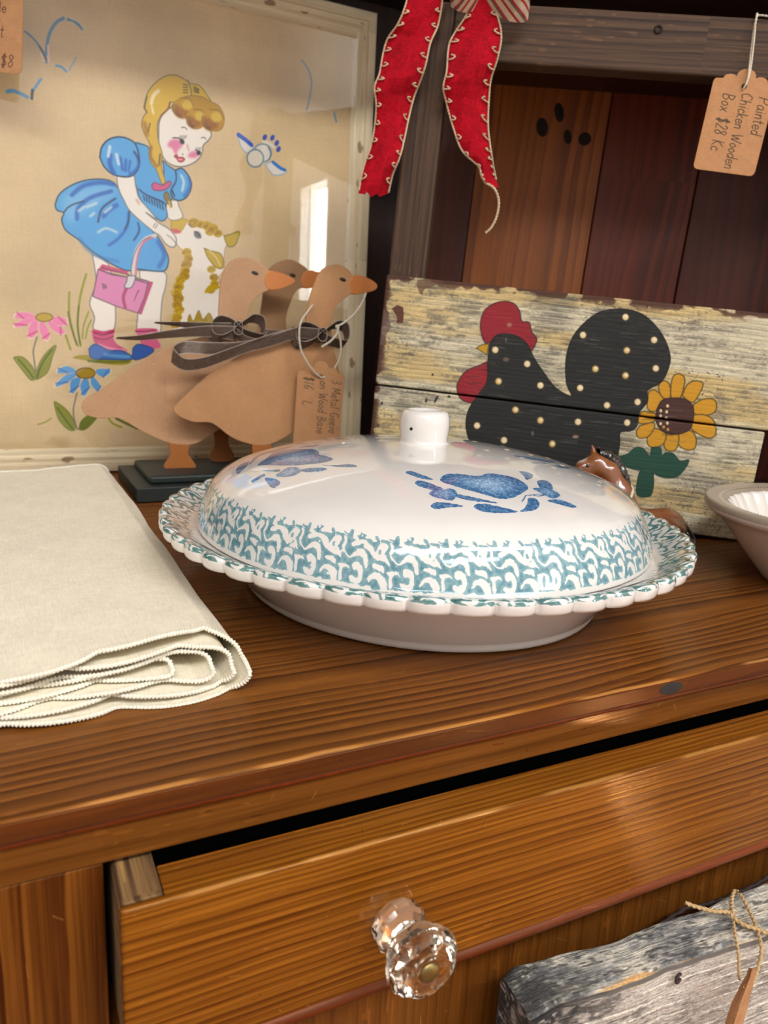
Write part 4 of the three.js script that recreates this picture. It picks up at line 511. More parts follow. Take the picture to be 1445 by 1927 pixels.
function priceTag(label, top, bottom, W, normal, tex, extra) {
  const g = group('price_tag', label, 'price tag'), L = top.distanceTo(bottom), ax = bottom.clone().sub(top).normalize(), az = normal.clone().addScaledVector(ax, -normal.dot(ax)).normalize(), ay = az.clone().cross(ax);
  g.quaternion.setFromRotationMatrix(new THREE.Matrix4().makeBasis(ax, ay, az)); g.position.copy(top); g.updateMatrixWorld();
  const e = new THREE.ExtrudeGeometry(tagShape(L, W), { depth: 0.0004, bevelEnabled: true, bevelThickness: 0.0001, bevelSize: 0.0001, bevelSegments: 1, curveSegments: 8 }).translate(0, 0, -0.0002), p = e.attributes.position, uv = e.attributes.uv;
  for (let i = 0; i < p.count; i++) { const b = p.getX(i) / L; e.attributes.uv.setXY(i, b, p.getY(i) / W + 0.5); p.setZ(i, p.getZ(i) + 0.0012 * Math.sin(b * 2.6)); } e.computeVertexNormals();
  part('tag_card', e, phys({ map: tex, roughness: 0.85, specularIntensity: 0.3 }), g);
  extra?.(g, L, W); return g;
}
const stringM = std({ color: 0xd8cdb8, roughness: 0.9 }), twineM = std({ color: 0xc0a070, roughness: 0.9 });
const INK = '#4a4238';
{
  // tag of the rooster box, hung over the crate rail
  const off = 0.004, at = (x, y, o = off) => onPlane(x, y, EO.clone().addScaledVector(EZ, CR + o), EZ);
  const tex = kraft(512, 276, (x) => { handwrite(x, 'Painted', 130, 62, 52, INK, 4.2); handwrite(x, 'Chicken Wooden', 118, 140, 50, INK, 4.2); handwrite(x, 'Box $28 Kc', 130, 220, 54, INK, 4.2); });
  priceTag('kraft paper price tag on white string hanging over the crate rail', at(1408, 129), at(1360, 325), 0.0415, EZ, tex, (g, L, W) => {
    const w = (x, y, o) => g.worldToLocal(at(x, y, o)); part('string', mergeGeometries([cord([w(1424, 27, -0.006), w(1424, 29, 0.003), w(1419, 55, 0.004), w(1413, 100, 0.0055), w(1406, 150, 0.007), w(1398, 168, 0.0045), w(1396, 171, 0.0025)], 0.0007, 90, 6), cord([w(1424, 29, 0.002), w(1432, 29, 0.002), w(1446, 31, 0.001), w(1456, 34, -0.004)], 0.0006, 40, 6), cord([w(1397, 169, 0.005), w(1402, 162, 0.007), w(1410, 140, 0.007), w(1416, 100, 0.0065), w(1421, 50, 0.005)], 0.0006, 60, 6)]), stringM, g);
  });
}
{
  const at = (x, y, z = -0.6) => onZ(x, y, z), tex = kraft(640, 300, (x) => { handwrite(x, '3 Metal Geese', 128, 75, 58, INK, 4.4); handwrite(x, 'on Wood Base', 140, 155, 58, INK, 4.4); handwrite(x, '$16   L', 118, 255, 62, INK, 4.4); });
  priceTag('kraft paper price tag tied to the front goose with cream string', at(606, 679), at(594, 846), 0.0385, V(-0.3, 0, 1).normalize(), tex, (g) => {
    const E = zone(380, 470, 4.129), w = ([x, y], z) => g.worldToLocal(at(x, y, z));
    part('string', mergeGeometries([cord(E(1040, 590, 1060, 590, 1140, 540, 1200, 480, 1250, 400, 1275, 335).map((p) => w(p, -0.5975)), 0.0008, 80, 6), cord(E(1040, 590, 1070, 680, 1080, 760, 1065, 860, 1040, 905, 1010, 960, 925, 1000).map((p, i) => w(p, [-0.5975, -0.5972, -0.5972, -0.5975, -0.5985, -0.5995, -0.5985][i])), 0.0008, 80, 6), cord(E(930, 995, 880, 960, 820, 880, 770, 780, 755, 650, 770, 560, 830, 470, 860, 430).map((p, i) => w(p, [-0.5985, -0.598, -0.5968, -0.596, -0.596, -0.597, -0.602, -0.6078][i])), 0.0008, 90, 6), cord(E(1060, 590, 1050, 650, 1000, 710, 930, 755).map((p) => w(p, -0.5955)), 0.0009, 60, 6)]), stringM, g);
  });
}
{
  // tag in the upper left corner, upright writing
  const tex = kraft(600, 420, (x) => { x.save(); x.translate(0, 420); x.rotate(-Math.PI / 2); const wr = (t, px, py, s) => handwrite(x, t, px, py, s, '#5a4038', 4); wr('le', 306, 322, 48); wr('o', 292, 376, 46); wr('t', 312, 436, 56); wr('$8', 316, 572, 58); x.restore(); });
  const z = -0.69, top = onZ(-40, -116, z), bot = onZ(-40, 132, z);
  const tg = priceTag('kraft paper price tag marked eight dollars hanging in front of the picture', top, bot, 0.064, BH, tex, (g) => { const w = (x, y, q) => g.worldToLocal(onZ(x, y, q)); part('string', cord([w(-38, -76, z + 0.0012), w(-36, -95, z + 0.003), w(-30, -150, z), w(-20, -250, z + 0.002)].concat([g.worldToLocal(V(onZ(-20, -250, z).x, 0.4619, z + 0.004))]), 0.0008, 70, 6), stringM, g); });
}

// ───────────────────────── the covered dish ─────────────────────────
const DC = V(0.2036, 0, -0.3596), TH = 0.9404;
const DA = RH.clone().multiplyScalar(Math.cos(TH)).addScaledVector(BH, Math.sin(TH)), DB = RH.clone().multiplyScalar(-Math.sin(TH)).addScaledVector(BH, Math.cos(TH));   // long and short axis of the oval
const squash = (y) => lerp(0.895, 0.941, clamp(y / 0.034));
const LIDP = [[0.1215, 0.0342], [0.1246, 0.0336], [0.1256, 0.0345], [0.1252, 0.0375], [0.1228, 0.0448], [0.1196, 0.0515], [0.1166, 0.0558], [0.1128, 0.0592], [0.1075, 0.0621], [0.0990, 0.0653], [0.0880, 0.0686], [0.0740, 0.0721], [0.0580, 0.0752], [0.0420, 0.0773], [0.0260, 0.0786], [0.0125, 0.0792], [0, 0.0793]];
{ // refine the lid profile
  const p = smooth2(LIDP, false, 4); LIDP.length = 0; p.forEach((q) => LIDP.push([Math.max(0, q[0]), q[1]])); }
const lidY = (r) => { for (let i = LIDP.length - 1; i > 8; i--) if (r <= LIDP[i - 1][0]) { const [a, b] = [LIDP[i], LIDP[i - 1]]; return lerp(a[1], b[1], (r - a[0]) / Math.max(1e-9, b[0] - a[0])); } return -1; };
const dishAB = (p) => { const d = p.clone().sub(DC); return [d.dot(DA), d.dot(DB)]; };
// where a line of sight meets the lid
function onLid(x, y) { const d = sight(x, y); let best = null, bd = 1e9; for (let t = 0.24; t < 0.56; t += 0.0006) { const p = CAM.clone().addScaledVector(d, t), [a, b] = dishAB(p), r = Math.hypot(a, b / 0.941), e = r > 0.124 ? 9 : p.y - lidY(r); if (e < 0) return [a, b]; if (e < bd) { bd = e; best = [a, b]; } } return best; }
// sponge stamp: 36 impressions round the lid
function spongeTex(cw, ch, tiles, bandH, light, teal, deep, whiteCut) {
  const c = canvasOf(cw, ch), x = c.getContext('2d'), u = cw / tiles / 515; x.fillStyle = '#000'; x.fillRect(0, 0, cw, ch); const r = rng(14);
  const blob = (pts, col) => { const p = smooth2(pts, true, 6); x.fillStyle = col; x.beginPath(); p.forEach((q, i) => i ? x.lineTo(q[0], q[1]) : x.moveTo(q[0], q[1])); x.fill(); };
  const prs = (a) => { const o = []; for (let i = 0; i < a.length; i += 2) o.push([a[i] - 290, a[i + 1] - (a[i] - 290) * 0.135]); return o; };
  const y0 = ch - bandH * u;                                       // top row of the band
  for (let pass = 0; pass < 2; pass++) for (let t = -1; t <= tiles; t++) {
    const q = rng(100 + ((t + tiles) % tiles)); x.save(); x.translate(t * 515 * u, y0 + (q() - 0.5) * 20 * u); x.scale(u, u); x.translate(257, 300); x.rotate((q() - 0.5) * 0.05); x.translate(-257, -300);
    if (!pass) {
      blob(prs([240, 150, 330, 130, 420, 150, 500, 140, 560, 130, 640, 120, 720, 180, 810, 190, 850, 240, 860, 560, 840, 640, 640, 600, 560, 585, 440, 575, 340, 560, 240, 540]), '#fff');
      for (const s of [[505, 60, 535, 55, 552, 100, 610, 92, 600, 112, 560, 128, 540, 200, 500, 190], [400, 60, 420, 50, 425, 85, 450, 100, 420, 125, 330, 130, 270, 125, 300, 95, 390, 100], [610, 150, 620, 120, 690, 122, 690, 148], [725, 100, 760, 95, 755, 125, 735, 150, 800, 165, 830, 160, 820, 195, 730, 190, 700, 160], [860, 110, 910, 105, 890, 130, 930, 160, 930, 195, 820, 195, 880, 160]]) blob(prs(s), '#fff');
    } else {
      for (const s of [
        [205, 250, 250, 195, 300, 150, 350, 120, 430, 140, 495, 180, 485, 215, 440, 205, 380, 165, 330, 180, 280, 230, 220, 265], [290, 370, 300, 280, 345, 222, 410, 225, 450, 270, 490, 315, 530, 300, 560, 262, 595, 230, 570, 292, 500, 335, 440, 310, 395, 287, 350, 298, 330, 360, 308, 388],
        [330, 420, 350, 375, 400, 350, 442, 372, 445, 412, 420, 442, 388, 428, 372, 470, 390, 502, 462, 500, 465, 532, 430, 562, 380, 565, 345, 535, 328, 480], [468, 440, 500, 406, 560, 410, 605, 428, 582, 470, 578, 540, 562, 580, 540, 548, 550, 482, 532, 440, 500, 430],
        [632, 440, 640, 382, 690, 374, 742, 390, 748, 412, 700, 424, 650, 436], [600, 520, 640, 475, 710, 465, 762, 500, 790, 562, 764, 548, 742, 522, 704, 518, 672, 560, 645, 610, 600, 600], [578, 358, 620, 280, 650, 268, 642, 312, 600, 352],
        [612, 180, 650, 150, 692, 165, 720, 210, 742, 262, 772, 215, 845, 195, 870, 240, 800, 262, 752, 312, 700, 338, 650, 272], [560, 240, 555, 160, 598, 132, 582, 190, 592, 252], [100, 270, 130, 220, 180, 270], [200, 320, 240, 325, 230, 345, 185, 345], [90, 440, 120, 430, 170, 395, 250, 430, 280, 495, 262, 490, 230, 440, 180, 430, 130, 465]]) { const p = prs(s), sx = 0; blob(p.map(([a, b]) => [a + sx, b]), '#000'); }
      blob(prs([680, 225, 705, 230, 705, 270, 678, 270]), '#fff'); for (let i = 0; i < 4; i++) { const px = 40 + q() * 430, py = 150 + q() * 380; blob([[px - 14, py], [px, py - 12], [px + 16, py - 2], [px + 2, py + 12]], '#000'); }
      x.globalAlpha = 1; blob(prs([240, 545, 340, 575, 440, 590, 560, 600, 680, 618, 860, 655, 860, 720, 240, 700]), '#000');
    }
    x.restore();
  }
  const m = x.getImageData(0, 0, cw, ch).data, L = hex(light), Tn = hex(teal), Dp = hex(deep), src = (a, b) => m[((clamp(b, 0, ch - 1) | 0) * cw + (((a | 0) % cw) + cw) % cw) * 4];
  return dataTex(cw, ch, (a, b) => { const y = ch - 1 - b, wx = (noise(a / 9, y / 9) - 0.5) * 5, wy = (noise(a / 9 + 50, y / 9) - 0.5) * 5; let s = 0; for (let i = -1; i <= 1; i++) for (let j = -1; j <= 1; j++) s += src(a + wx + i * 1.2, y + wy + j * 1.2); s /= 9 * 255; let wide = 0; for (let i = -2; i <= 2; i++) for (let j = -2; j <= 2; j++) wide += src(a + i * 5, y + j * 5); wide /= 25 * 255; const n = noise(a / 14, y / 14) * 0.6 + noise(a / 4, y / 4) * 0.25; return mix3(L, mix3(Tn, Dp, clamp((wide - 0.35) * 1.0 * n * 1.8 + (n - 0.45) * 0.5)), sstep(0.36, 0.7, s)); });
}
const GLAZE = 0xe6e1da;
const glaze = (o = {}) => phys({ color: GLAZE, roughness: 0.12, specularIntensity: 1, clearcoat: 1, clearcoatRoughness: 0.02, ...o });
const lidWallT = spongeTex(2048, 400, 9, 600, GLAZE, 0x88abb0, 0x52818e), rimT = spongeTex(1024, 200, 6, 590, GLAZE, 0x6c938f, 0x33605c);
// closed turned body on the oval: profile (r, y), r shaped by fn(r, y, angle, i)
function ovalBody(prof, seg, fn, groups, uvf) {
  const pos = [], uv = [], idx = []; let s = 0; const arc = prof.map((p, i) => (s += i ? Math.hypot(p[0] - prof[i - 1][0], p[1] - prof[i - 1][1]) : 0));
  prof.forEach(([r0, y0], i) => { for (let j = 0; j <= seg; j++) { const t = j / seg * 2 * Math.PI, [r, y] = fn ? fn(r0, y0, t, i) : [r0, y0], a = r * Math.cos(t), b = r * Math.sin(t) * squash(y0), p = DC.clone().addScaledVector(DA, a).addScaledVector(DB, b); pos.push(p.x, y, p.z); const q = uvf(t, arc[i], a, b, i); uv.push(q[0], q[1]); } });
  const start = []; for (let i = 0; i < prof.length - 1; i++) { start.push(idx.length); for (let j = 0; j < seg; j++) { const a = i * (seg + 1) + j, b = a + seg + 1; idx.push(a, b, a + 1, b, b + 1, a + 1); } } start.push(idx.length);
  const g = new THREE.BufferGeometry(); g.setAttribute('position', new THREE.Float32BufferAttribute(pos, 3)); g.setAttribute('uv', new THREE.Float32BufferAttribute(uv, 2)); g.setIndex(idx); g.computeVertexNormals();
  const n = g.attributes.normal; for (let i = 0; i < prof.length; i++) { const a = i * (seg + 1), b = a + seg; const v = V(n.getX(a) + n.getX(b), n.getY(a) + n.getY(b), n.getZ(a) + n.getZ(b)).normalize(); n.setXYZ(a, v.x, v.y, v.z); n.setXYZ(b, v.x, v.y, v.z); }
  if (prof[prof.length - 1][0] === 0) { const up = prof[prof.length - 1][1] > prof[0][1] ? 1 : 1; for (let j = 0; j <= seg; j++) n.setXYZ((prof.length - 1) * (seg + 1) + j, 0, up, 0); }
  groups?.forEach(([i0, i1, m]) => g.addGroup(start[i0], start[i1] - start[i0], m));
  return g;
}
{
  const g = group('serving_dish', 'shallow oval white stoneware dish with a fluted rim sponged in dark green', 'dish');
  // the lower dish
  const DP = [[0, 0.0042], [0.082, 0.0042], [0.0905, 0.0034], [0.0925, 0.0008], [0.0945, 0.0004], [0.1005, 0.0004], [0.1022, 0.0012], [0.1029, 0.003], [0.1026, 0.0044], [0.1036, 0.0054], [0.107, 0.0105], [0.1125, 0.018], [0.1182, 0.0255], [0.122, 0.0298], [0.1262, 0.0318], [0.133, 0.0334], [0.139, 0.0340], [0.1432, 0.0340], [0.1448, 0.0344], [0.1456, 0.0358], [0.1460, 0.0384], [0.1456, 0.0402], [0.1442, 0.0409], [0.1405, 0.0401], [0.136, 0.0379], [0.1318, 0.0356], [0.128, 0.0341], [0.1245, 0.0333], [0.121, 0.0326], [0.1165, 0.0296], [0.111, 0.02], [0.104, 0.0115], [0.096, 0.0082], [0, 0.008]];
  const N = 52, lobe = (t) => Math.pow(Math.abs(Math.sin(t * N / 2)), 0.5), wgt = (i) => i < 15 ? 0 : i < 18 ? (i - 14) * 0.2 : i < 24 ? 1 : i < 26 ? 0.6 : i < 27 ? 0.25 : 0;
  const body = ovalBody(DP, 832, (r, y, t, i) => { const w = wgt(i), l = lobe(t); return [r - 0.0034 * (1 - l) * w * (i >= 19 && i <= 22 ? 1 : 0.8), y + (i >= 21 && i <= 26 ? 0.0013 * (l - 0.7) * w : i >= 17 && i < 21 ? -0.0004 * (l - 0.5) * w : 0)]; }, [[0, 20, 0], [20, 26, 1], [26, 33, 0]], (t, a, x, y, i) => [t / (2 * Math.PI) * 6, clamp((0.0 + (26 - i) / 6) * -1 + 1)]);
  part('dish_body', body, [glaze(), glaze({ map: rimT, color: 0xffffff })], g);
}
{
  const l = group('dish_lid', 'domed white stoneware lid with blue hearts, teal sponged band and round knob', 'lid');
  const cw = 2048, R = 0.128, c = canvasOf(cw, cw), ctx = c.getContext('2d'), gl = '#' + GLAZE.toString(16);
  ctx.fillStyle = gl; ctx.fillRect(0, 0, cw, cw);
  const map = ([x, y]) => { const [a, b] = onLid(x, y); return [(a / R * 0.5 + 0.5) * cw, (0.5 - b / R * 0.5) * cw]; };
  const k = 2.0, P = painter(ctx, map, k), Z = zone(820, 860, 4.816), Y = zone(690, 740, 4.516), X = zone(430, 820, 4.816);
  const EDGE = '#4c76a0', MID = '#7aa2c8', LT = '#a9c4e0';
  const mark = (pts, core) => { P.fill(pts, EDGE); if (core) { const m = pts.reduce((a, p) => [a[0] + p[0] / pts.length, a[1] + p[1] / pts.length], [0, 0]); const sh = (s) => pts.map((p) => [lerp(m[0], p[0], s), lerp(m[1] - 2, p[1], s)]); ctx.save(); P.fill(sh(0.72), MID, { blur: 9, alpha: 0.85 }); P.fill(sh(0.42), LT, { blur: 9, alpha: 0.8 }); ctx.restore(); } };
  mark(Z(40, 200, 90, 160, 200, 155, 380, 173, 480, 152, 620, 165, 740, 200, 820, 250, 835, 290, 780, 330, 700, 370, 590, 382, 450, 345, 300, 305, 150, 260, 60, 230), 1);
  mark(Y(530, 850, 590, 815, 650, 825, 700, 812, 755, 830, 765, 868, 720, 915, 640, 900, 560, 880), 1); mark(Y(755, 862, 830, 870, 900, 885, 1000, 908, 1125, 938, 1000, 930, 880, 915, 755, 885)); mark(Y(410, 762, 440, 745, 520, 760, 590, 788, 650, 815, 590, 830, 500, 810, 430, 785)); mark(Y(330, 672, 370, 662, 460, 690, 565, 738, 460, 725, 360, 692)); mark(Y(545, 955, 590, 930, 690, 935, 820, 962, 700, 975, 600, 987, 555, 975)); mark(Y(910, 962, 950, 942, 1050, 950, 1160, 975, 1285, 1010, 1150, 1022, 1000, 1010, 930, 985));
  mark(Z(755, 132, 820, 135, 868, 155, 880, 172, 865, 195, 820, 208, 795, 170)); mark(Z(918, 222, 960, 210, 1020, 225, 1055, 262, 1050, 300, 960, 300, 930, 262)); mark(Z(880, 290, 930, 282, 1000, 292, 1050, 298, 1125, 345, 1080, 378, 1020, 365, 960, 330), 1); P.line(Z(780, 404, 800, 380, 815, 352, 850, 350, 900, 342, 980, 335), EDGE, 2.2); P.line(Z(890, 352, 940, 356, 980, 345), EDGE, 3); mark(Z(760, 497, 800, 470, 830, 420, 835, 378, 900, 378, 938, 420, 920, 468, 860, 492)); mark(Z(1008, 398, 1100, 388, 1190, 410, 1272, 450, 1240, 462, 1150, 442)); mark(Z(855, 48, 920, 44, 1012, 58, 940, 68)); mark(Z(1070, 74, 1150, 84, 1230, 104, 1140, 100)); mark(Z(700, -12, 800, -4, 900, 10, 1000, 28, 1100, 52, 1000, 45, 870, 24, 780, 6), 1);
  mark(X(262, 268, 330, 215, 420, 152, 560, 122, 740, 122, 815, 138, 822, 172, 880, 185, 947, 212, 880, 240, 720, 262, 500, 272, 350, 266), 1); mark(X(845, 265, 960, 268, 1080, 259, 1160, 271, 1140, 286, 1000, 286, 920, 276)); mark(X(430, 368, 470, 330, 530, 295, 600, 286, 640, 302, 648, 330, 600, 360, 520, 374), 1); mark(X(640, 310, 760, 292, 860, 292, 892, 306, 830, 324, 700, 332)); mark(X(310, 316, 400, 310, 465, 308, 450, 328, 320, 324)); P.fill(X(205, 408, 325, 340, 336, 366, 214, 432), EDGE, { soft: false }); mark(X(328, 388, 400, 387, 460, 412, 464, 442, 415, 474, 378, 462)); P.line(X(195, 385, 240, 362, 292, 341), EDGE, 1); mark(X(78, 346, 70, 305, 110, 260, 187, 235, 160, 282, 100, 338)); mark(X(190, 265, 215, 215, 300, 160, 430, 130, 500, 105, 594, 97, 520, 120, 400, 152, 290, 185)); mark(X(630, 110, 720, 90, 842, 82, 790, 96)); mark(X(955, 32, 1000, 22, 1045, 30, 1000, 34)); P.line(X(1160, 14, 1230, 11, 1300, 18), EDGE, 2.5);
  // mottled reactive glaze inside the blue marks
  const im = ctx.getImageData(0, 0, cw, cw), d = im.data, G0 = hex(GLAZE); for (let y = 0, i = 0; y < cw; y++) for (let x = 0; x < cw; x++, i += 4) { const b = clamp((G0[0] - d[i]) / 60); if (b > 0.15) { const n = noise(x / 7, y / 7) * 0.6 + noise(x / 3.2, y / 3.2) * 0.4, s = (sstep(0.42, 0.7, n) - 0.35) * 44 * b; d[i] += s; d[i + 1] += s; d[i + 2] += s * 0.9; } else { const m = (fbm(x / 120, y / 120, 3) - 0.5) * 5; d[i] += m; d[i + 1] += m; d[i + 2] += m; } } ctx.putImageData(im, 0, 0);
  let s = 0, cut = 0; for (let i = 1; i < LIDP.length; i++) { s += Math.hypot(LIDP[i][0] - LIDP[i - 1][0], LIDP[i][1] - LIDP[i - 1][1]); if (s < 0.0325) cut = i; }
  let sCut = 0; for (let i = 1; i <= cut; i++) sCut += Math.hypot(LIDP[i][0] - LIDP[i - 1][0], LIDP[i][1] - LIDP[i - 1][1]);
  // the last ring of the band is doubled so that each zone keeps its own uv
  const prof = [...LIDP.slice(0, cut + 1), ...LIDP.slice(cut)]; const spacing = 400 / 2048 * 9 * 0.0215;   // height of the sponge texture in metres
  const n = prof.length - 1;
  const geo = ovalBody(prof, 416, (r, y, t, i) => { const w = sstep(0.034, 0.042, y) * sstep(0.0625, 0.055, y); return [r * (1 + 0.0028 * w * (Math.pow(Math.abs(Math.sin(t * 13)), 0.6) - 0.7)), y]; }, [[0, cut, 0], [cut, n, 1]], (t, a, x, y, i) => i <= cut ? [t / (2 * Math.PI) * 4, (a - 0.0048) / spacing] : [x / R * 0.5 + 0.5, y / R * 0.5 + 0.5]);
  part('lid_body', geo, [glaze({ map: lidWallT, color: 0xffffff }), glaze({ map: canvasTex(c), color: 0xffffff })], l);
  const kp = [[0.0150, 0.0778], [0.0142, 0.0790], [0.0134, 0.0797], [0.0129, 0.081], [0.0131, 0.0835], [0.0135, 0.087], [0.0136, 0.0905], [0.0132, 0.0934], [0.0122, 0.0956], [0.0107, 0.0966], [0.0094, 0.0967], [0.0082, 0.0961], [0.0065, 0.0951], [0.003, 0.0945], [0, 0.0944]];
  const kg = new THREE.LatheGeometry(smooth2(kp, false, 3).map(([r, y]) => new THREE.Vector2(Math.max(0, r), y)), 72).translate(DC.x, 0, DC.z);
  const kn = part('lid_knob', kg, glaze(), l, 'round white knob with a dished top and a tiny vent hole');
  // vent hole on the side of the knob
  const hd = sight(774, 807), hp = CAM.clone(); { let t = 0.3; for (; t < 0.5; t += 0.0002) { const q = CAM.clone().addScaledVector(hd, t); if (Math.hypot(q.x - DC.x, q.z - DC.z) < 0.0135) { hp.copy(q); break; } } }
  const out = V(hp.x - DC.x, 0, hp.z - DC.z).normalize(), hole = new THREE.CircleGeometry(0.00085, 20); const hm = new THREE.Mesh(hole); hm.position.copy(hp).addScaledVector(out, 0.00018); hm.lookAt(hm.position.clone().add(out)); hm.updateMatrix();
  part('vent_hole', new THREE.CylinderGeometry(0.00085, 0.00085, 0.0003, 20).rotateX(Math.PI / 2).applyMatrix4(hm.matrix), std({ color: 0x2a2520, roughness: 1 }), kn);
}

// ───────────────────────── folded cream cloth ─────────────────────────
{
  const g = group('folded_cloth', 'cream cotton table linen with white overlocked scalloped hem, folded thick', 'folded cloth');
  const wt = dataTex(512, 512, (x, y) => { const a = noise(x / 1.3, y / 14) - 0.5, b = noise(x / 14, y / 1.3) - 0.5, w = ((x + y) % 4 < 2 ? 0.02 : -0.02), l = 1 + (a + b) * 0.055 + w + (fbm(x / 60, y / 60, 3) - 0.5) * 0.05; return [242 * l, 232 * l, 207 * l]; }), wb = dataTex(512, 512, (x, y) => { const v = 128 + (noise(x / 1.2, y / 8) - 0.5) * 130 + (noise(x / 8, y / 1.2) - 0.5) * 130; return [v, v, v]; }, false);
  const clothM = phys({ map: wt, bumpMap: wb, bumpScale: 0.00022, roughness: 0.95, sheen: 0.35, sheenRoughness: 0.6, sheenColor: new THREE.Color(1, 0.97, 0.88), specularIntensity: 0.25 }), hemM = std({ color: 0xe9e3d0, roughness: 0.95 });
  const X0 = -0.2, ZF = -0.2665, ZB = -0.648;
  // each layer is one sheet folded round on itself at the right: its section runs along the top, round the fold and back underneath
  const layers = [
    { top: 0.0178, bot: 0.0008, x: 0.0795, ph: 0.15, amp: 0.0055, out: 0.0 }, { top: 0.0158, bot: 0.0036, x: 0.0745, ph: 2.6, amp: 0.005, out: -0.0015 }, { top: 0.0137, bot: 0.006, x: 0.0655, ph: 4.3, amp: 0.005, out: -0.0028 }, { top: 0.0117, bot: 0.008, x: 0.0515, ph: 1.2, amp: 0.004, out: -0.0045 },
  ];
  const scallop = (s, ph, period = 0.062) => { const q = ((s / period + ph) % 1 + 1) % 1; return Math.pow(Math.sin(q * Math.PI), 0.7); };   // 0 in the notch, 1 on the lobe
  layers.forEach((L, k) => {
    const sec = [], h = (L.top - L.bot) / 2, mid = (L.top + L.bot) / 2, ex = 1.5;
    const nT = 52, nA = 18;
    for (let i = 0; i <= nT; i++) { const x = lerp(X0, L.x - h * ex, i / nT); sec.push([x, L.top, 1]); }
    for (let i = 1; i < nA; i++) { const a = Math.PI / 2 - i / nA * Math.PI; sec.push([L.x - h * ex + Math.cos(a) * h * ex, mid + Math.sin(a) * h, Math.sin(a)]); }
    for (let i = 0; i <= nT; i++) { const x = lerp(L.x - h * ex, X0, i / nT); sec.push([x, L.bot, -1]); }
    let s = 0; const arc = sec.map((p, i) => (s += i ? Math.hypot(p[0] - sec[i - 1][0], p[1] - sec[i - 1][1]) : 0));
    const rows = 70, pos = [], uv = [], idx = [], n = sec.length, edge = [], back = [];
    const pt = (i, v) => {
      const [x, y, up] = sec[i], sc = scallop(arc[i] + 0.011, L.ph * 0.37 + (up < 0 ? 0.3 + k * 0.33 : k * 0.41), 0.04), sb = scallop(arc[i] - 0.02, 0.27 + k * 0.2, 0.118), f4 = (1 - v) ** 5;
      const zf = ZF + L.out + L.amp * (sc - 1) * 1.3 + (up < 0 ? 0.006 - k * 0.0012 : 0) - (up > 0 ? 0.010 * sstep(0.02, 0.062, x) * (k ? 0.3 : 1) : 0), zb = ZB - 0.014 * (sb - 0.5) - (x - 0.0) * 0.16, z = lerp(zf, zb, v);
      const lift = up > 0 ? (fbm(x * 16 + 3, z * 10 + k, 3) - 0.5) * 0.0042 * (k ? 0.25 : 1) : 0, wav = f4 * (up > 0 ? 0.0012 * Math.sin(arc[i] * 60 + k * 2.1) : 0.0012 * Math.sin(arc[i] * 56 + k * 1.7)) * (k && up > 0 ? 0.6 : 1);
      const puff = up > 0 ? f4 * 0.0034 * Math.exp(-(((x - 0.05) / 0.02) ** 2)) * (k === 0 ? 1 : k === 1 ? 0.5 : 0.1) : 0;
      const sag = up > 0 ? -0.0026 * sstep(0.05, -0.03, x) * (1 - v * 0.6) : 0, floorY = 0.0006 + k * 0.0006;
      const bulge = Math.abs(up) < 1 ? (fbm(z * 22 + k * 3, 2.2, 2) - 0.5) * 0.004 : 0, taper = -(0.0015) * v;
      return V(x + bulge * (1 - Math.abs(up)) + taper, Math.max(floorY, y + lift + wav + sag + puff), z);
    };
    for (let j = 0; j <= rows; j++) for (let i = 0; i < n; i++) { const p = pt(i, Math.pow(j / rows, 1.25)); pos.push(p.x, p.y, p.z); uv.push(arc[i] / 0.12, p.z / 0.12); if (!j) edge.push(p); if (j === rows) back.push(p); }
    for (let j = 0; j < rows; j++) for (let i = 0; i < n - 1; i++) { const a = j * n + i, b = a + n; idx.push(a, a + 1, b, b, a + 1, b + 1); }
    const m = part('cloth_layer', sheet(pos, uv, idx, n, rows + 1, 0.0005), clothM, g);
    const hem = (pts) => { const c = curve(pts), len = c.getLength(), N = Math.floor(len / 0.00034), t = new THREE.TubeGeometry(c, N, 0.00085, 6, false), p = t.attributes.position; for (let i = 0; i <= N; i++) { const q = c.getPointAt(i / N), b = 0.55 + 0.75 * Math.abs(Math.sin(i * 0.8)) + 0.16 * (HASH[(i * 13 + k * 7) & 65535] - 0.5); for (let j = 0; j <= 6; j++) { const e = i * 7 + j; p.setXYZ(e, q.x + (p.getX(e) - q.x) * b, Math.max(0.0002, q.y + (p.getY(e) - q.y) * b), q.z + (p.getZ(e) - q.z) * b); } } t.computeVertexNormals(); return t; };
    part('stitched_hem', hem(edge), hemM, m, 'white overlocked hem'); part('stitched_hem', hem(back), hemM, m);
  });
}

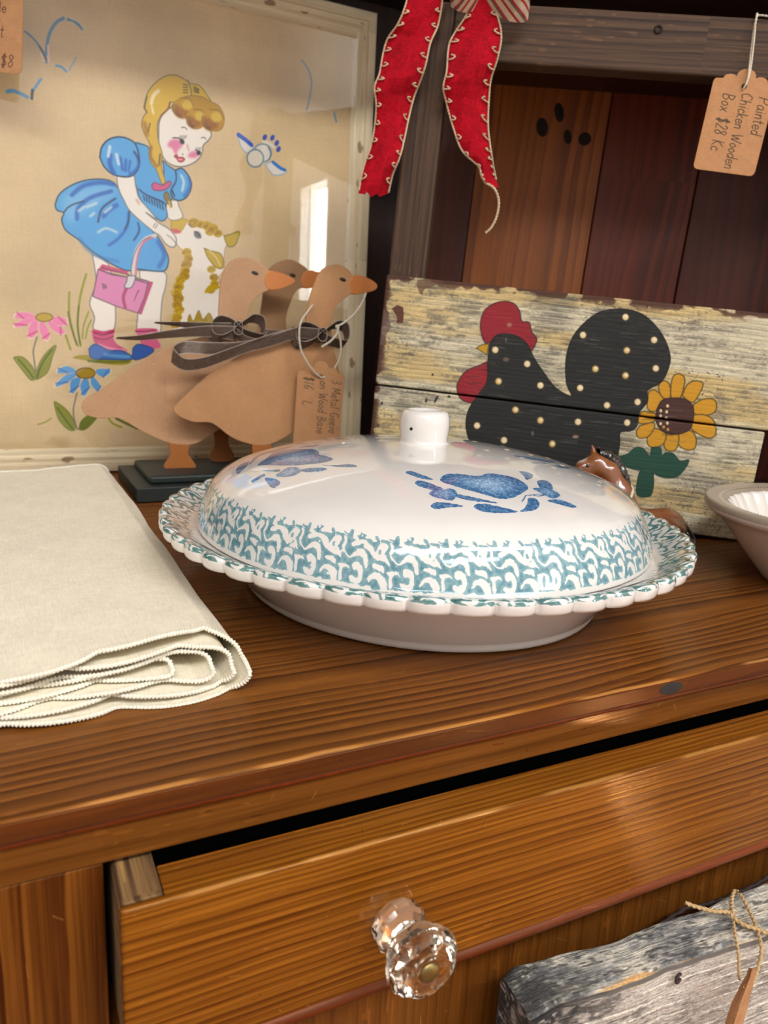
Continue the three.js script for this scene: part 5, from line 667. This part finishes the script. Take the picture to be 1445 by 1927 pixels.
// ───────────────────────── little lying horse ─────────────────────────
{
  const dep = 0.53, g = group('horse_figurine', 'glossy brown china horse with black mane lying behind the covered dish', 'figurine');
  const J = (x, y, dz = 0) => atDepth(x, y, dep + dz), bones = [];
  const px = dep / FOCAL, bone = (a, ra, b, rb) => bones.push([a, ra * px, b, rb * px]);
  bone(J(1246, 998), 44, J(1205, 1000), 40); bone(J(1205, 1000), 40, J(1176, 985), 36); bone(J(1180, 975), 30, J(1163, 930), 25); bone(J(1163, 930), 26, J(1143, 888), 21); bone(J(1143, 888), 21, J(1121, 872), 17.5); bone(J(1121, 872), 17, J(1096, 880), 12); bone(J(1096, 880), 12, J(1081, 890), 8.5); bone(J(1125, 884), 14, J(1108, 892), 11);
  bone(J(1119, 860), 8, J(1114, 837), 1.6); bone(J(1130, 858, 0.012), 7, J(1127, 842, 0.012), 1.6);
  bone(J(1260, 1010, -0.012), 30, J(1215, 1022, -0.022), 13); bone(J(1215, 1022, -0.022), 12, J(1255, 1031, -0.024), 8); bone(J(1190, 1005, -0.01), 20, J(1150, 1020, -0.02), 10); bone(J(1150, 1020, -0.02), 10, J(1185, 1034, -0.022), 7); bone(J(1262, 1008, 0.012), 28, J(1220, 1018, 0.022), 12);
  const lo = V(1e9, 1e9, 1e9), hi = V(-1e9, -1e9, -1e9); for (const [a, ra, b, rb] of bones) for (const [p, r] of [[a, ra], [b, rb]]) { lo.min(p.clone().subScalar(r + 0.006)); hi.max(p.clone().addScalar(r + 0.006)); }
  const ctr = lo.clone().add(hi).multiplyScalar(0.5), half = Math.max(hi.x - lo.x, hi.y - lo.y, hi.z - lo.z) / 2 * 1.04, N = 104, mc = new MarchingCubes(N, std({}), false, false, 200000);
  const pa = V(), ba = V(), f = mc.field;
  for (let k = 0; k < N; k++) for (let j = 0; j < N; j++) for (let i = 0; i < N; i++) {
    const p = pa.set((i - N / 2) / (N / 2), (j - N / 2) / (N / 2), (k - N / 2) / (N / 2)).multiplyScalar(half).add(ctr).clone(); let d = 1;
    for (const [a, ra, b, rb] of bones) { ba.subVectors(b, a); const t = clamp(p.clone().sub(a).dot(ba) / ba.lengthSq()), q = p.distanceTo(a.clone().addScaledVector(ba, t)) - lerp(ra, rb, t), kk = ra < 9 * px ? 0.001 : 0.0035, h = Math.max(kk - Math.abs(d - q), 0) / kk; d = Math.min(d, q) - h * h * kk * 0.25; }
    f[k * N * N + j * N + i] = -Math.max(d, 0.0004 - p.y);
  }
  mc.isolation = 0; mc.update();
  const cnt = mc.count, P = mc.positionArray.slice(0, cnt * 3), Nn = mc.normalArray.slice(0, cnt * 3), C = new Float32Array(cnt * 3), nose = J(1081, 890), fore = J(1094, 866), eyeP = J(1102, 874);
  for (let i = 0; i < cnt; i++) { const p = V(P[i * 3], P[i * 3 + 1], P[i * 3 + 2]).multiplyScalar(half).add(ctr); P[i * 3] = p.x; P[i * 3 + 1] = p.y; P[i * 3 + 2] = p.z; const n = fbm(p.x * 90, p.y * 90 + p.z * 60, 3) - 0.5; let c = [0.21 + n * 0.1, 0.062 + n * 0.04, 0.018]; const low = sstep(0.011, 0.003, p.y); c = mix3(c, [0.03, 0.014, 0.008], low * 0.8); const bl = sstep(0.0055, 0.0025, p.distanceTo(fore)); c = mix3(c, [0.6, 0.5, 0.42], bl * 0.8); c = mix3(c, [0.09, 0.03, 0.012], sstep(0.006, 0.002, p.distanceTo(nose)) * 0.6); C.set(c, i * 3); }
  const bg = new THREE.BufferGeometry(); bg.setAttribute('position', new THREE.BufferAttribute(P, 3)); bg.setAttribute('normal', new THREE.BufferAttribute(Nn, 3)); bg.setAttribute('color', new THREE.BufferAttribute(C, 3));
  const m = part('horse_body', bg, phys({ vertexColors: true, roughness: 0.25, clearcoat: 1, clearcoatRoughness: 0.05 }), g);
  const dark = phys({ color: 0x17130f, roughness: 0.3, clearcoat: 1, clearcoatRoughness: 0.1 });
  const out = FH.clone().negate(), on = (x, y, r, dz) => J(x, y, dz).addScaledVector(out, r);
  const mg = (() => { const c = curve([J(1124, 852, -0.002), J(1138, 856), J(1154, 870), J(1166, 888), J(1174, 903), J(1179, 916)]), n = 60, t = new THREE.TubeGeometry(c, n, 0.0046, 14, false), p = t.attributes.position; for (let i = 0; i <= n; i++) { const q = c.getPointAt(i / n), s = Math.pow(Math.sin(lerp(0.16, 1, i / n) * Math.PI * 0.86), 0.5); for (let j = 0; j <= 14; j++) { const e = i * 15 + j, w = s * (0.85 + 0.28 * noise(i * 0.55, j * 1.3)); p.setXYZ(e, q.x + (p.getX(e) - q.x) * w, q.y + (p.getY(e) - q.y) * w, q.z + (p.getZ(e) - q.z) * w * 1.2); } } t.computeVertexNormals(); return t; })();
  part('mane', mg, dark, g, 'black mane'); part('tail', tube([J(1284, 990, 0.004), J(1294, 1006, 0.002), J(1300, 1020), J(1290, 1031, -0.006)], 0.0036, 30, 10), dark, g, 'black tail');
  part('eye', new THREE.SphereGeometry(0.0013, 12, 8).translate(...on(1102, 874, 0.0052, 0).toArray()), dark, m);
  part('string', cord([on(1156, 946, 0.0145, 0), on(1170, 935, 0.0145, 0), on(1183, 923, 0.008, 0), on(1190, 917, -0.003, 0)], 0.001, 40, 6), stringM, g, 'cream string round the neck');
}

// ───────────────────────── bowl at the right edge ─────────────────────────
{
  const g = group('ironstone_bowl', 'shallow cream ironstone bowl with fluted inside and taupe beaded rim', 'bowl');
  const bc = V(0.4425, 0, -0.2765), R = 0.0752; g.position.copy(bc);
  const prof = [[0, 0.004], [0.03, 0.0035], [0.0325, 0.0004], [0.036, 0.0004], [0.038, 0.003], [0.046, 0.0125], [0.056, 0.0245], [0.0635, 0.034], [0.0672, 0.0378], [0.0715, 0.0396], [0.0744, 0.0416], [0.0752, 0.0438], [0.0751, 0.0464], [0.0744, 0.0475], [0.0728, 0.0477], [0.069, 0.047], [0.0655, 0.0458], [0.0632, 0.0452], [0.062, 0.0445], [0.0606, 0.043], [0.056, 0.0355], [0.05, 0.024], [0.042, 0.0135], [0.034, 0.008], [0.02, 0.0065], [0, 0.0062]];
  const seg = 324, pos = [], idx = [[], []], fl = (i) => i === 17 ? 0.4 : i === 18 ? 0.9 : i === 19 || i === 20 ? 1.2 : i === 21 ? 0.8 : 0; prof.forEach(([r, y], i) => { for (let j = 0; j < seg; j++) { const t = j / seg * 2 * Math.PI, w = r - 0.0016 * fl(i) * Math.pow(Math.abs(Math.sin(t * 18)), 0.7); pos.push(w * Math.cos(t), y, w * Math.sin(t)); } });
  for (let i = 0; i < prof.length - 1; i++) for (let j = 0; j < seg; j++) { const a = i * seg + j, a1 = i * seg + (j + 1) % seg, b = a + seg, b1 = a1 + seg; idx[i >= 11 && i < 18 ? 1 : 0].push(a, b, a1, b, b1, a1); }
  const bg = new THREE.BufferGeometry(); bg.setAttribute('position', new THREE.Float32BufferAttribute(pos, 3)); bg.setIndex([...idx[0], ...idx[1]]); bg.addGroup(0, idx[0].length, 0); bg.addGroup(idx[0].length, idx[1].length, 1); bg.computeVertexNormals();
  part('bowl_body', bg, [phys({ color: 0xddd6cc, roughness: 0.25, clearcoat: 0.5, clearcoatRoughness: 0.12 }), phys({ color: 0xa59685, roughness: 0.35, clearcoat: 0.4, clearcoatRoughness: 0.15 })], g);
  const beads = []; for (let i = 0; i < 170; i++) { const t = i / 170 * 2 * Math.PI; beads.push(new THREE.SphereGeometry(0.0011, 8, 6).scale(1.7, 0.6, 0.75).rotateY(-t).translate(0.0668 * Math.cos(t), 0.0464, 0.0668 * Math.sin(t))); }
  const bd = part('rim_beading', mergeGeometries(beads), phys({ color: 0xa89b88, roughness: 0.4 }), g, 'fine beading round the rim'); bd.userData.kind = 'stuff';
}

// ───────────────────────── weathered board with wire in the lower right corner ─────────────────────────
{
  const y = -0.105, bl = onY(938, 1820, y), br = onY(1445, 1664, y), fl = onY(1012, 1905, y), fr = onY(1445, 1759, y);
  const ex = br.clone().sub(bl).normalize(), ez = ex.clone().cross(V(0, 1, 0)), dpt = 0.0232, g = group('weathered_board', 'thick weathered grey board with a rusty hanging wire, before the dresser front', 'board');
  g.quaternion.setFromRotationMatrix(new THREE.Matrix4().makeBasis(ex, V(0, 1, 0), ez)); g.position.copy(bl); g.updateMatrixWorld();
  const paint = (x, yy, front) => 0;
  const mk = (w, h, W, H, front) => { const bump = new Uint8Array(W * H * 4), map = dataTex(W, H, (i, j) => {
    const X = i / W * w, Y = j / H * h, d = Y + 0.004 * (noise(X * 10, Y * 30 + front * 9) - 0.5), q = d / (front ? 0.0062 : 0.0052) + noise(d * 120, 2) * 0.8, t = q - Math.floor(q), rid = front ? sstep(0.7, 0.9, t) * sstep(0.25, 0.6, noise(X * 60, Y * 300) * 0.7 + noise(X * 600, Y * 900) * 0.3) : Math.pow(t, 2) * 0.5;
    const f = noise(X * 130, Y * 2800) - 0.5, fl = fbm(X * 55, Y * 190, 4), big = fbm(X * 13 + 5, Y * 30, 3), grit = noise(X * 1300, Y * 1900) - 0.5;
    let c = front ? mix3([212, 200, 186], [138, 130, 122], clamp(0.5 + f + (big - 0.5))) : mix3([196, 188, 170], [112, 112, 110], sstep(0.4, 0.62, fl * 0.6 + big * 0.4));
    c = mix3(c, [240, 232, 218], rid * (front ? 1 : 0.2)); const wh = sstep(0.5, 0.75, fbm(X * 120 + 7, Y * 420 + 3, 4) * 0.7 + noise(X * 500, Y * 1400) * 0.3) * (front ? 0.6 : 0.6); c = mix3(c, [214, 206, 192], wh);
    const nearL = sstep(0.06, 0.0, X + (noise(X * 60, Y * 90) - 0.5) * 0.03), blk = sstep(0.5, 0.72, fbm(X * 90 + 20, Y * 300, 4) * 0.65 + noise(X * 420, Y * 1300 + 9) * 0.35 + nearL * 0.14); c = mix3(c, [48, 46, 44], blk * (front ? 0.28 + nearL * 0.5 : 0.6));
    c = mix3(c, [40, 39, 38], sstep(0.03, 0.004, X + (noise(X * 240, Y * 260) - 0.5) * 0.03) * sstep(0.3, 0.55, noise(X * 900, Y * 800) * 0.5 + fbm(X * 120, Y * 140 + 4, 3) * 0.6) * (front ? 0.95 : 0.6)); const rawY = front ? Y - (h - 0.0026) : 0.0026 - Y, raw = sstep(0.0, 0.0016, rawY + (noise(X * 80, 3) - 0.5) * 0.003) * sstep(0.01, 0.03, X) * sstep(0.42, 0.5, noise(X * 24, 1.7)); c = mix3(c, [196, 150, 92], raw * 0.9);
    const l = 1 + f * 0.22 + grit * 0.22, k = (j * W + i) * 4, b = 120 + rid * 100 + f * 70 - blk * 50 + wh * 40 + grit * 60; bump[k] = bump[k + 1] = bump[k + 2] = clamp(b, 0, 255); bump[k + 3] = 255; return [c[0] * l, c[1] * l, c[2] * l]; }); return std({ map, bumpMap: finishTex(new THREE.DataTexture(bump, W, H), false), bumpScale: 0.0008, roughness: 0.85 }); };
  const topM2 = mk(0.3, 0.024, 2048, 164, 0), frM = mk(0.3, 0.14, 1536, 717, 1);
  // body: a box with worn, wavering edges; top face and the rest take different materials
  const L = 0.42, H = 0.14, nx = 150, ring = [[0, -H], [0, -H * 0.5], [0, -0.004], [0.0006, -0.0012], [0.002, 0], [0.006, 0], [0.0116, 0], [0.0172, 0], [0.0212, 0], [0.0226, -0.001], [dpt, -0.0028], [dpt, -0.01], [dpt, -0.03], [dpt, -H * 0.5], [dpt, -H]], pos = [], uv = [], idx = [[], []], R2 = ring.length;
  for (let i = 0; i <= nx; i++) { const X = L * Math.pow(i / nx, 1.15), e = sstep(0, 0.006, X), w1 = (fbm(X * 40, 1, 3) - 0.5) * 0.003 + (1 - e) * 0.002, w2 = (fbm(X * 60, 7, 3) - 0.5) * 0.0026; ring.forEach(([z, yy], j) => { const back = j < 5, zz = z + (back ? w1 + 0.0022 * Math.sin(X * 30) : w2) * (Math.abs(j - 7) < 6 ? 1 : 0.3), yv = yy + (j > 2 && j < 11 ? (fbm(X * 50, z * 120, 3) - 0.5) * 0.0018 - (1 - e) * 0.0016 : 0); pos.push(X + (j > 9 ? (fbm(yy * 60, 3, 2) - 0.5) * 0.004 * (1 - e) : 0), yv, zz); uv.push(X / 0.3, j < 10 ? 1 - z / 0.024 : 1 + yy / 0.14); }); }
  for (let i = 0; i < nx; i++) for (let j = 0; j < R2; j++) { const j2 = (j + 1) % R2, a = i * R2 + j, b = i * R2 + j2; idx[j >= 3 && j < 9 ? 0 : 1].push(a, b, a + R2, b, b + R2, a + R2); }
  for (const i of [0, nx]) { const base = pos.length / 3; for (let j = 0; j < R2; j++) { const q = (i * R2 + j) * 3; pos.push(pos[q], pos[q + 1], pos[q + 2]); uv.push(pos[q + 2] / 0.3, 1 + pos[q + 1] / 0.14); } const tri = THREE.ShapeUtils.triangulateShape(Array.from({ length: R2 }, (_, j) => new THREE.Vector2(pos[(base + j) * 3 + 2], pos[(base + j) * 3 + 1])), []); for (const t of tri) idx[1].push(base + t[0], base + t[1], base + t[2]); }
  const geo = new THREE.BufferGeometry(); geo.setAttribute('position', new THREE.Float32BufferAttribute(pos, 3)); geo.setAttribute('uv', new THREE.Float32BufferAttribute(uv, 2)); geo.setIndex([...idx[0], ...idx[1]]); geo.addGroup(0, idx[0].length, 0); geo.addGroup(idx[0].length, idx[1].length, 1); geo.computeVertexNormals();
  part('plank', geo, [topM2, frM], g, 'grey board flaking dark paint, bare orange wood along its front edge');
  const wl = (x, yy, z) => g.worldToLocal(onZ(x, yy, z)), Z = zone(1200, 1640, 5.898), rust = std({ color: 0x3d2e2a, roughness: 0.75, metalness: 0.3 });
  const wz = -0.2075; part('wire', cord(Z(150, 720, 210, 630, 300, 555, 400, 490, 560, 400, 680, 385, 800, 355, 900, 325, 1000, 290, 1120, 240, 1200, 200, 1320, 140, 1400, 90, 1450, 50, 1560, -120, 1640, -260).map(([a, b], i) => wl(a, b, wz + (i === 0 ? -0.002 : 0) + Math.min(i, 11) * 0.0004)), 0.00095, 160, 8, 0.006), rust, g, 'twisted rusty wire');
  const np = wl(1281, 1846, -0.172); part('bent_nail', new THREE.TorusGeometry(0.0018, 0.00065, 8, 20, Math.PI * 1.55).rotateZ(0.9).rotateY(0.3).translate(np.x, np.y, dpt + 0.0012), rust, g, 'rusty bent nail');
  // price tag on twine
  const tg = (() => { const t = group('price_tag', 'folded kraft paper tag tied with jute twine to the grey board', 'price tag'); const zt = -0.162, q = (x, yy, z = zt) => onZ(x, yy, z);
    const rows = [[1230, 1068, 1312, 1078], [1205, 1150, 1292, 1190], [1140, 1255, 1272, 1300], [1105, 1330, 1245, 1400], [1040, 1455, 1222, 1500], [1015, 1530, 1195, 1600], [965, 1690, 1160, 1720], [930, 1860, 1130, 1900]], pos2 = [], uv2 = [], id2 = [];
    rows.forEach(([a, b, c, d], i) => { for (let j = 0; j <= 6; j++) { const [[x, yy]] = Z(lerp(a, c, j / 6), lerp(b, d, j / 6)); const p = q(x, yy, zt + 0.003 * Math.sin(j / 6 * Math.PI) + 0.0035 * (j / 6)); pos2.push(p.x, p.y, p.z); uv2.push(i / 7, j / 6); } });
    for (let i = 0; i < 7; i++) for (let j = 0; j < 6; j++) { const a = i * 7 + j, b = a + 7; id2.push(a, b, a + 1, b, b + 1, a + 1); }
    part('tag_card', sheet(pos2, uv2, id2, 7, 8, 0.0004), phys({ map: kraft(256, 128, (x) => { x.strokeStyle = '#6b5238'; x.lineWidth = 1.4; const r = rng(3); for (let i = 0; i < 5; i++) { x.beginPath(); let px = 80 + i * 30, py = 30 + i * 12; x.moveTo(px, py); for (let k = 0; k < 4; k++) { px += 6 + r() * 8; py += (r() - 0.5) * 16; x.lineTo(px, py); } x.stroke(); } }), roughness: 0.85, specularIntensity: 0.3 }), t);
    const over = (pts, h) => pts.map(([a, b], i) => onY(a, b, lerp(h[0], h[1], i / (pts.length - 1)))), hang = (pts, z) => pts.map(([a, b], i) => onZ(a, b, lerp(z[0], z[1], i / (pts.length - 1))));
    part('twine', mergeGeometries([cord(over(Z(525, 345, 600, 375, 700, 405, 850, 440, 1020, 458, 1060, 510, 1200, 600, 1330, 640, 1445, 690, 1560, 720), [-0.098, -0.103]), 0.00085, 140, 7), cord(over(Z(1065, 515, 1045, 400, 1050, 280, 1085, 210, 1115, 235), [-0.1015, -0.1]), 0.0008, 70, 7), cord([...over(Z(1140, 250, 1230, 420, 1310, 600), [-0.1, -0.1025]), ...hang(Z(1372, 850, 1340, 1050, 1290, 1210, 1240, 1275, 1190, 1278), [-0.167, -0.1575])], 0.0007, 120, 7), cord([...over(Z(1055, 480, 1080, 700), [-0.1015, -0.1025]), ...hang(Z(1115, 900, 1122, 1100, 1128, 1200), [-0.169, -0.164])], 0.0006, 80, 7)]), twineM, t, 'jute twine'); return t; })();
}

// ───────────────────────── red ribbon bow on the corner of the crate ─────────────────────────
{
  const g = group('ribbon_bow', 'red cotton ribbon bow with cream blanket stitching on the crate corner', 'ribbon bow');
  const Z = zone(660, 0, 4.014), pl = (x, y, o) => onPlane(x, y, EO.clone().addScaledVector(EZ, CR + o), EZ);
  const ct = dataTex(256, 256, (x, y) => { const a = noise(x / 1.2, y / 9) - 0.5, b = noise(x / 9, y / 1.2) - 0.5, l = 1 + (a + b) * 0.28 + (fbm(x / 40, y / 40, 3) - 0.5) * 0.15; return [170 * l, 13 * l + 4, 33 * l]; });
  const redM = phys({ map: ct, roughness: 0.9, sheen: 0.3, sheenRoughness: 0.6, sheenColor: new THREE.Color(1, 0.3, 0.3), specularIntensity: 0.2 }), yarnM = std({ color: 0xcdb594, roughness: 0.95 });
  const tail = (Lp, Rp, o, label, stitches, fold) => {
    const L = smooth2(Lp, false, 10), R = smooth2(Rp, false, 10), n = 64, m = 10, at = (A, t) => { const f = t * (A.length - 1), i = Math.min(A.length - 2, Math.floor(f)), q = f - i; return [lerp(A[i][0], A[i + 1][0], q), lerp(A[i][1], A[i + 1][1], q)]; };
    const pos = [], uv = [], idx = [], P3 = (t, s) => { const a = at(L, t), b = at(R, t), x = lerp(a[0], b[0], s), y = lerp(a[1], b[1], s); return pl(x, y, o + 0.0058 * Math.sin(t * 14 + s * 2.6 + fold) * Math.sin(Math.min(1, t * 3) * Math.PI / 2) + 0.003 * Math.sin(s * Math.PI)); };
    for (let i = 0; i <= n; i++) for (let j = 0; j <= m; j++) { const p = P3(i / n, j / m); const rag = i === n && stitches.ragged ? (HASH[j * 37] - 0.5) * 0.004 : 0; pos.push(p.x, p.y + rag, p.z); uv.push(j / m * 0.6, i / n * 2); }
    for (let i = 0; i < n; i++) for (let j = 0; j < m; j++) { const a = i * (m + 1) + j, b = a + m + 1; idx.push(a, b, a + 1, b, b + 1, a + 1); }
    const t = part('ribbon_tail', sheet(pos, uv, idx, m + 1, n + 1, 0.0005), redM, g, label), fw = EZ.clone().multiplyScalar(0.0009), geos = [];
    for (const s of [0, 1]) { const e = []; for (let i = 0; i <= 40; i++) e.push(P3(i / 40 * stitches.end, s === 0 ? 0.008 : 0.992).add(fw)); geos.push(cord(e, 0.00065, 200, 6)); const cnt = stitches.n; for (let i = 0; i < cnt; i++) { const q = (i + 0.5) / cnt * stitches.end, s1 = s ? 0.84 : 0.16, r = HASH[(i * 77 + s * 991) & 65535]; geos.push(cord([P3(q, s ? 0.99 : 0.01).add(fw), P3(Math.max(0, q - 0.004), lerp(s ? 0.99 : 0.01, s1, 0.6)).addScaledVector(EZ, 0.0016), P3(Math.max(0, q - 0.012 - r * 0.006), s1).add(fw), P3(Math.max(0, q - 0.02), lerp(s ? 0.99 : 0.01, s1, 0.5)).addScaledVector(EZ, 0.0012)], 0.00055, 18, 5)); } }
    part('blanket_stitch', mergeGeometries(geos), yarnM, t, 'cream blanket stitch');
  };
  tail(Z(440, -60, 400, 80, 350, 190, 275, 300, 240, 420, 215, 560, 178, 660, 190, 790, 180, 950, 150, 1110, 95, 1270, 58, 1460), Z(700, -60, 688, 60, 660, 200, 605, 330, 572, 480, 530, 610, 480, 740, 440, 900, 400, 1090, 370, 1200, 320, 1320, 285, 1475), 0.012, 'left red ribbon tail with a frayed end', { n: 13, end: 0.985, ragged: true }, 0.4);
  tail(Z(925, -40, 870, 120, 790, 240, 738, 350, 722, 540, 696, 660, 720, 780, 770, 960, 840, 1140, 965, 1260, 992, 1345, 1085, 1418), Z(1030, -40, 1098, 90, 1140, 270, 1110, 450, 1062, 600, 1046, 760, 1040, 950, 1056, 1110, 1068, 1190, 1080, 1270, 1095, 1340, 1112, 1420), 0.010, 'right red ribbon tail tapering to a loose thread', { n: 13, end: 0.93 }, 2.2);
  part('loose_thread', cord(Z(975, 1290, 1010, 1370, 1080, 1420, 1110, 1480, 1118, 1540, 1100, 1640, 1060, 1720, 1018, 1760).map(([x, y]) => pl(x, y, 0.0105)), 0.00085, 100, 7), yarnM, g, 'long cream loose thread');
  const plaid = dataTex(128, 128, (x, y) => { const s = (x + y * 0.3) / 128 * 4, f = noise(x, y) * 0.2 + 0.9; const q = s - Math.floor(s); const c = q < 0.35 ? [214, 196, 168] : q < 0.5 ? [168, 40, 46] : q < 0.75 ? [206, 188, 160] : q < 0.85 ? [92, 100, 84] : [176, 52, 56]; return [c[0] * f, c[1] * f, c[2] * f]; });
  const loop = (pts, o, hv) => { const mids = pts.map(([x, y], i) => pl(x, y, o[i])); return band(mids, mids.map(() => hv), 50, 0.0006); };
  part('bow_loop', mergeGeometries([loop(Z(1010, -40, 1120, 20, 1230, 60, 1320, 62, 1352, 30, 1300, -30, 1150, -80, 1000, -70), [0.012, 0.017, 0.02, 0.018, 0.012, 0.008, 0.007, 0.009], EY.clone().multiplyScalar(0.006).addScaledVector(EZ, 0.007)), loop(Z(990, -50, 900, -5, 820, -10, 760, -60, 820, -120, 980, -90), [0.012, 0.018, 0.018, 0.013, 0.008, 0.009], EY.clone().multiplyScalar(0.005).addScaledVector(EZ, 0.007))]), phys({ map: plaid, roughness: 0.9 }), g, 'plaid cream, red and green loop of the bow');
}

// every lamp and mesh throws and takes shadows
scene.traverse((o) => { if (o.isMesh) o.castShadow = o.receiveShadow = true; });
renderer.render(scene, camera);
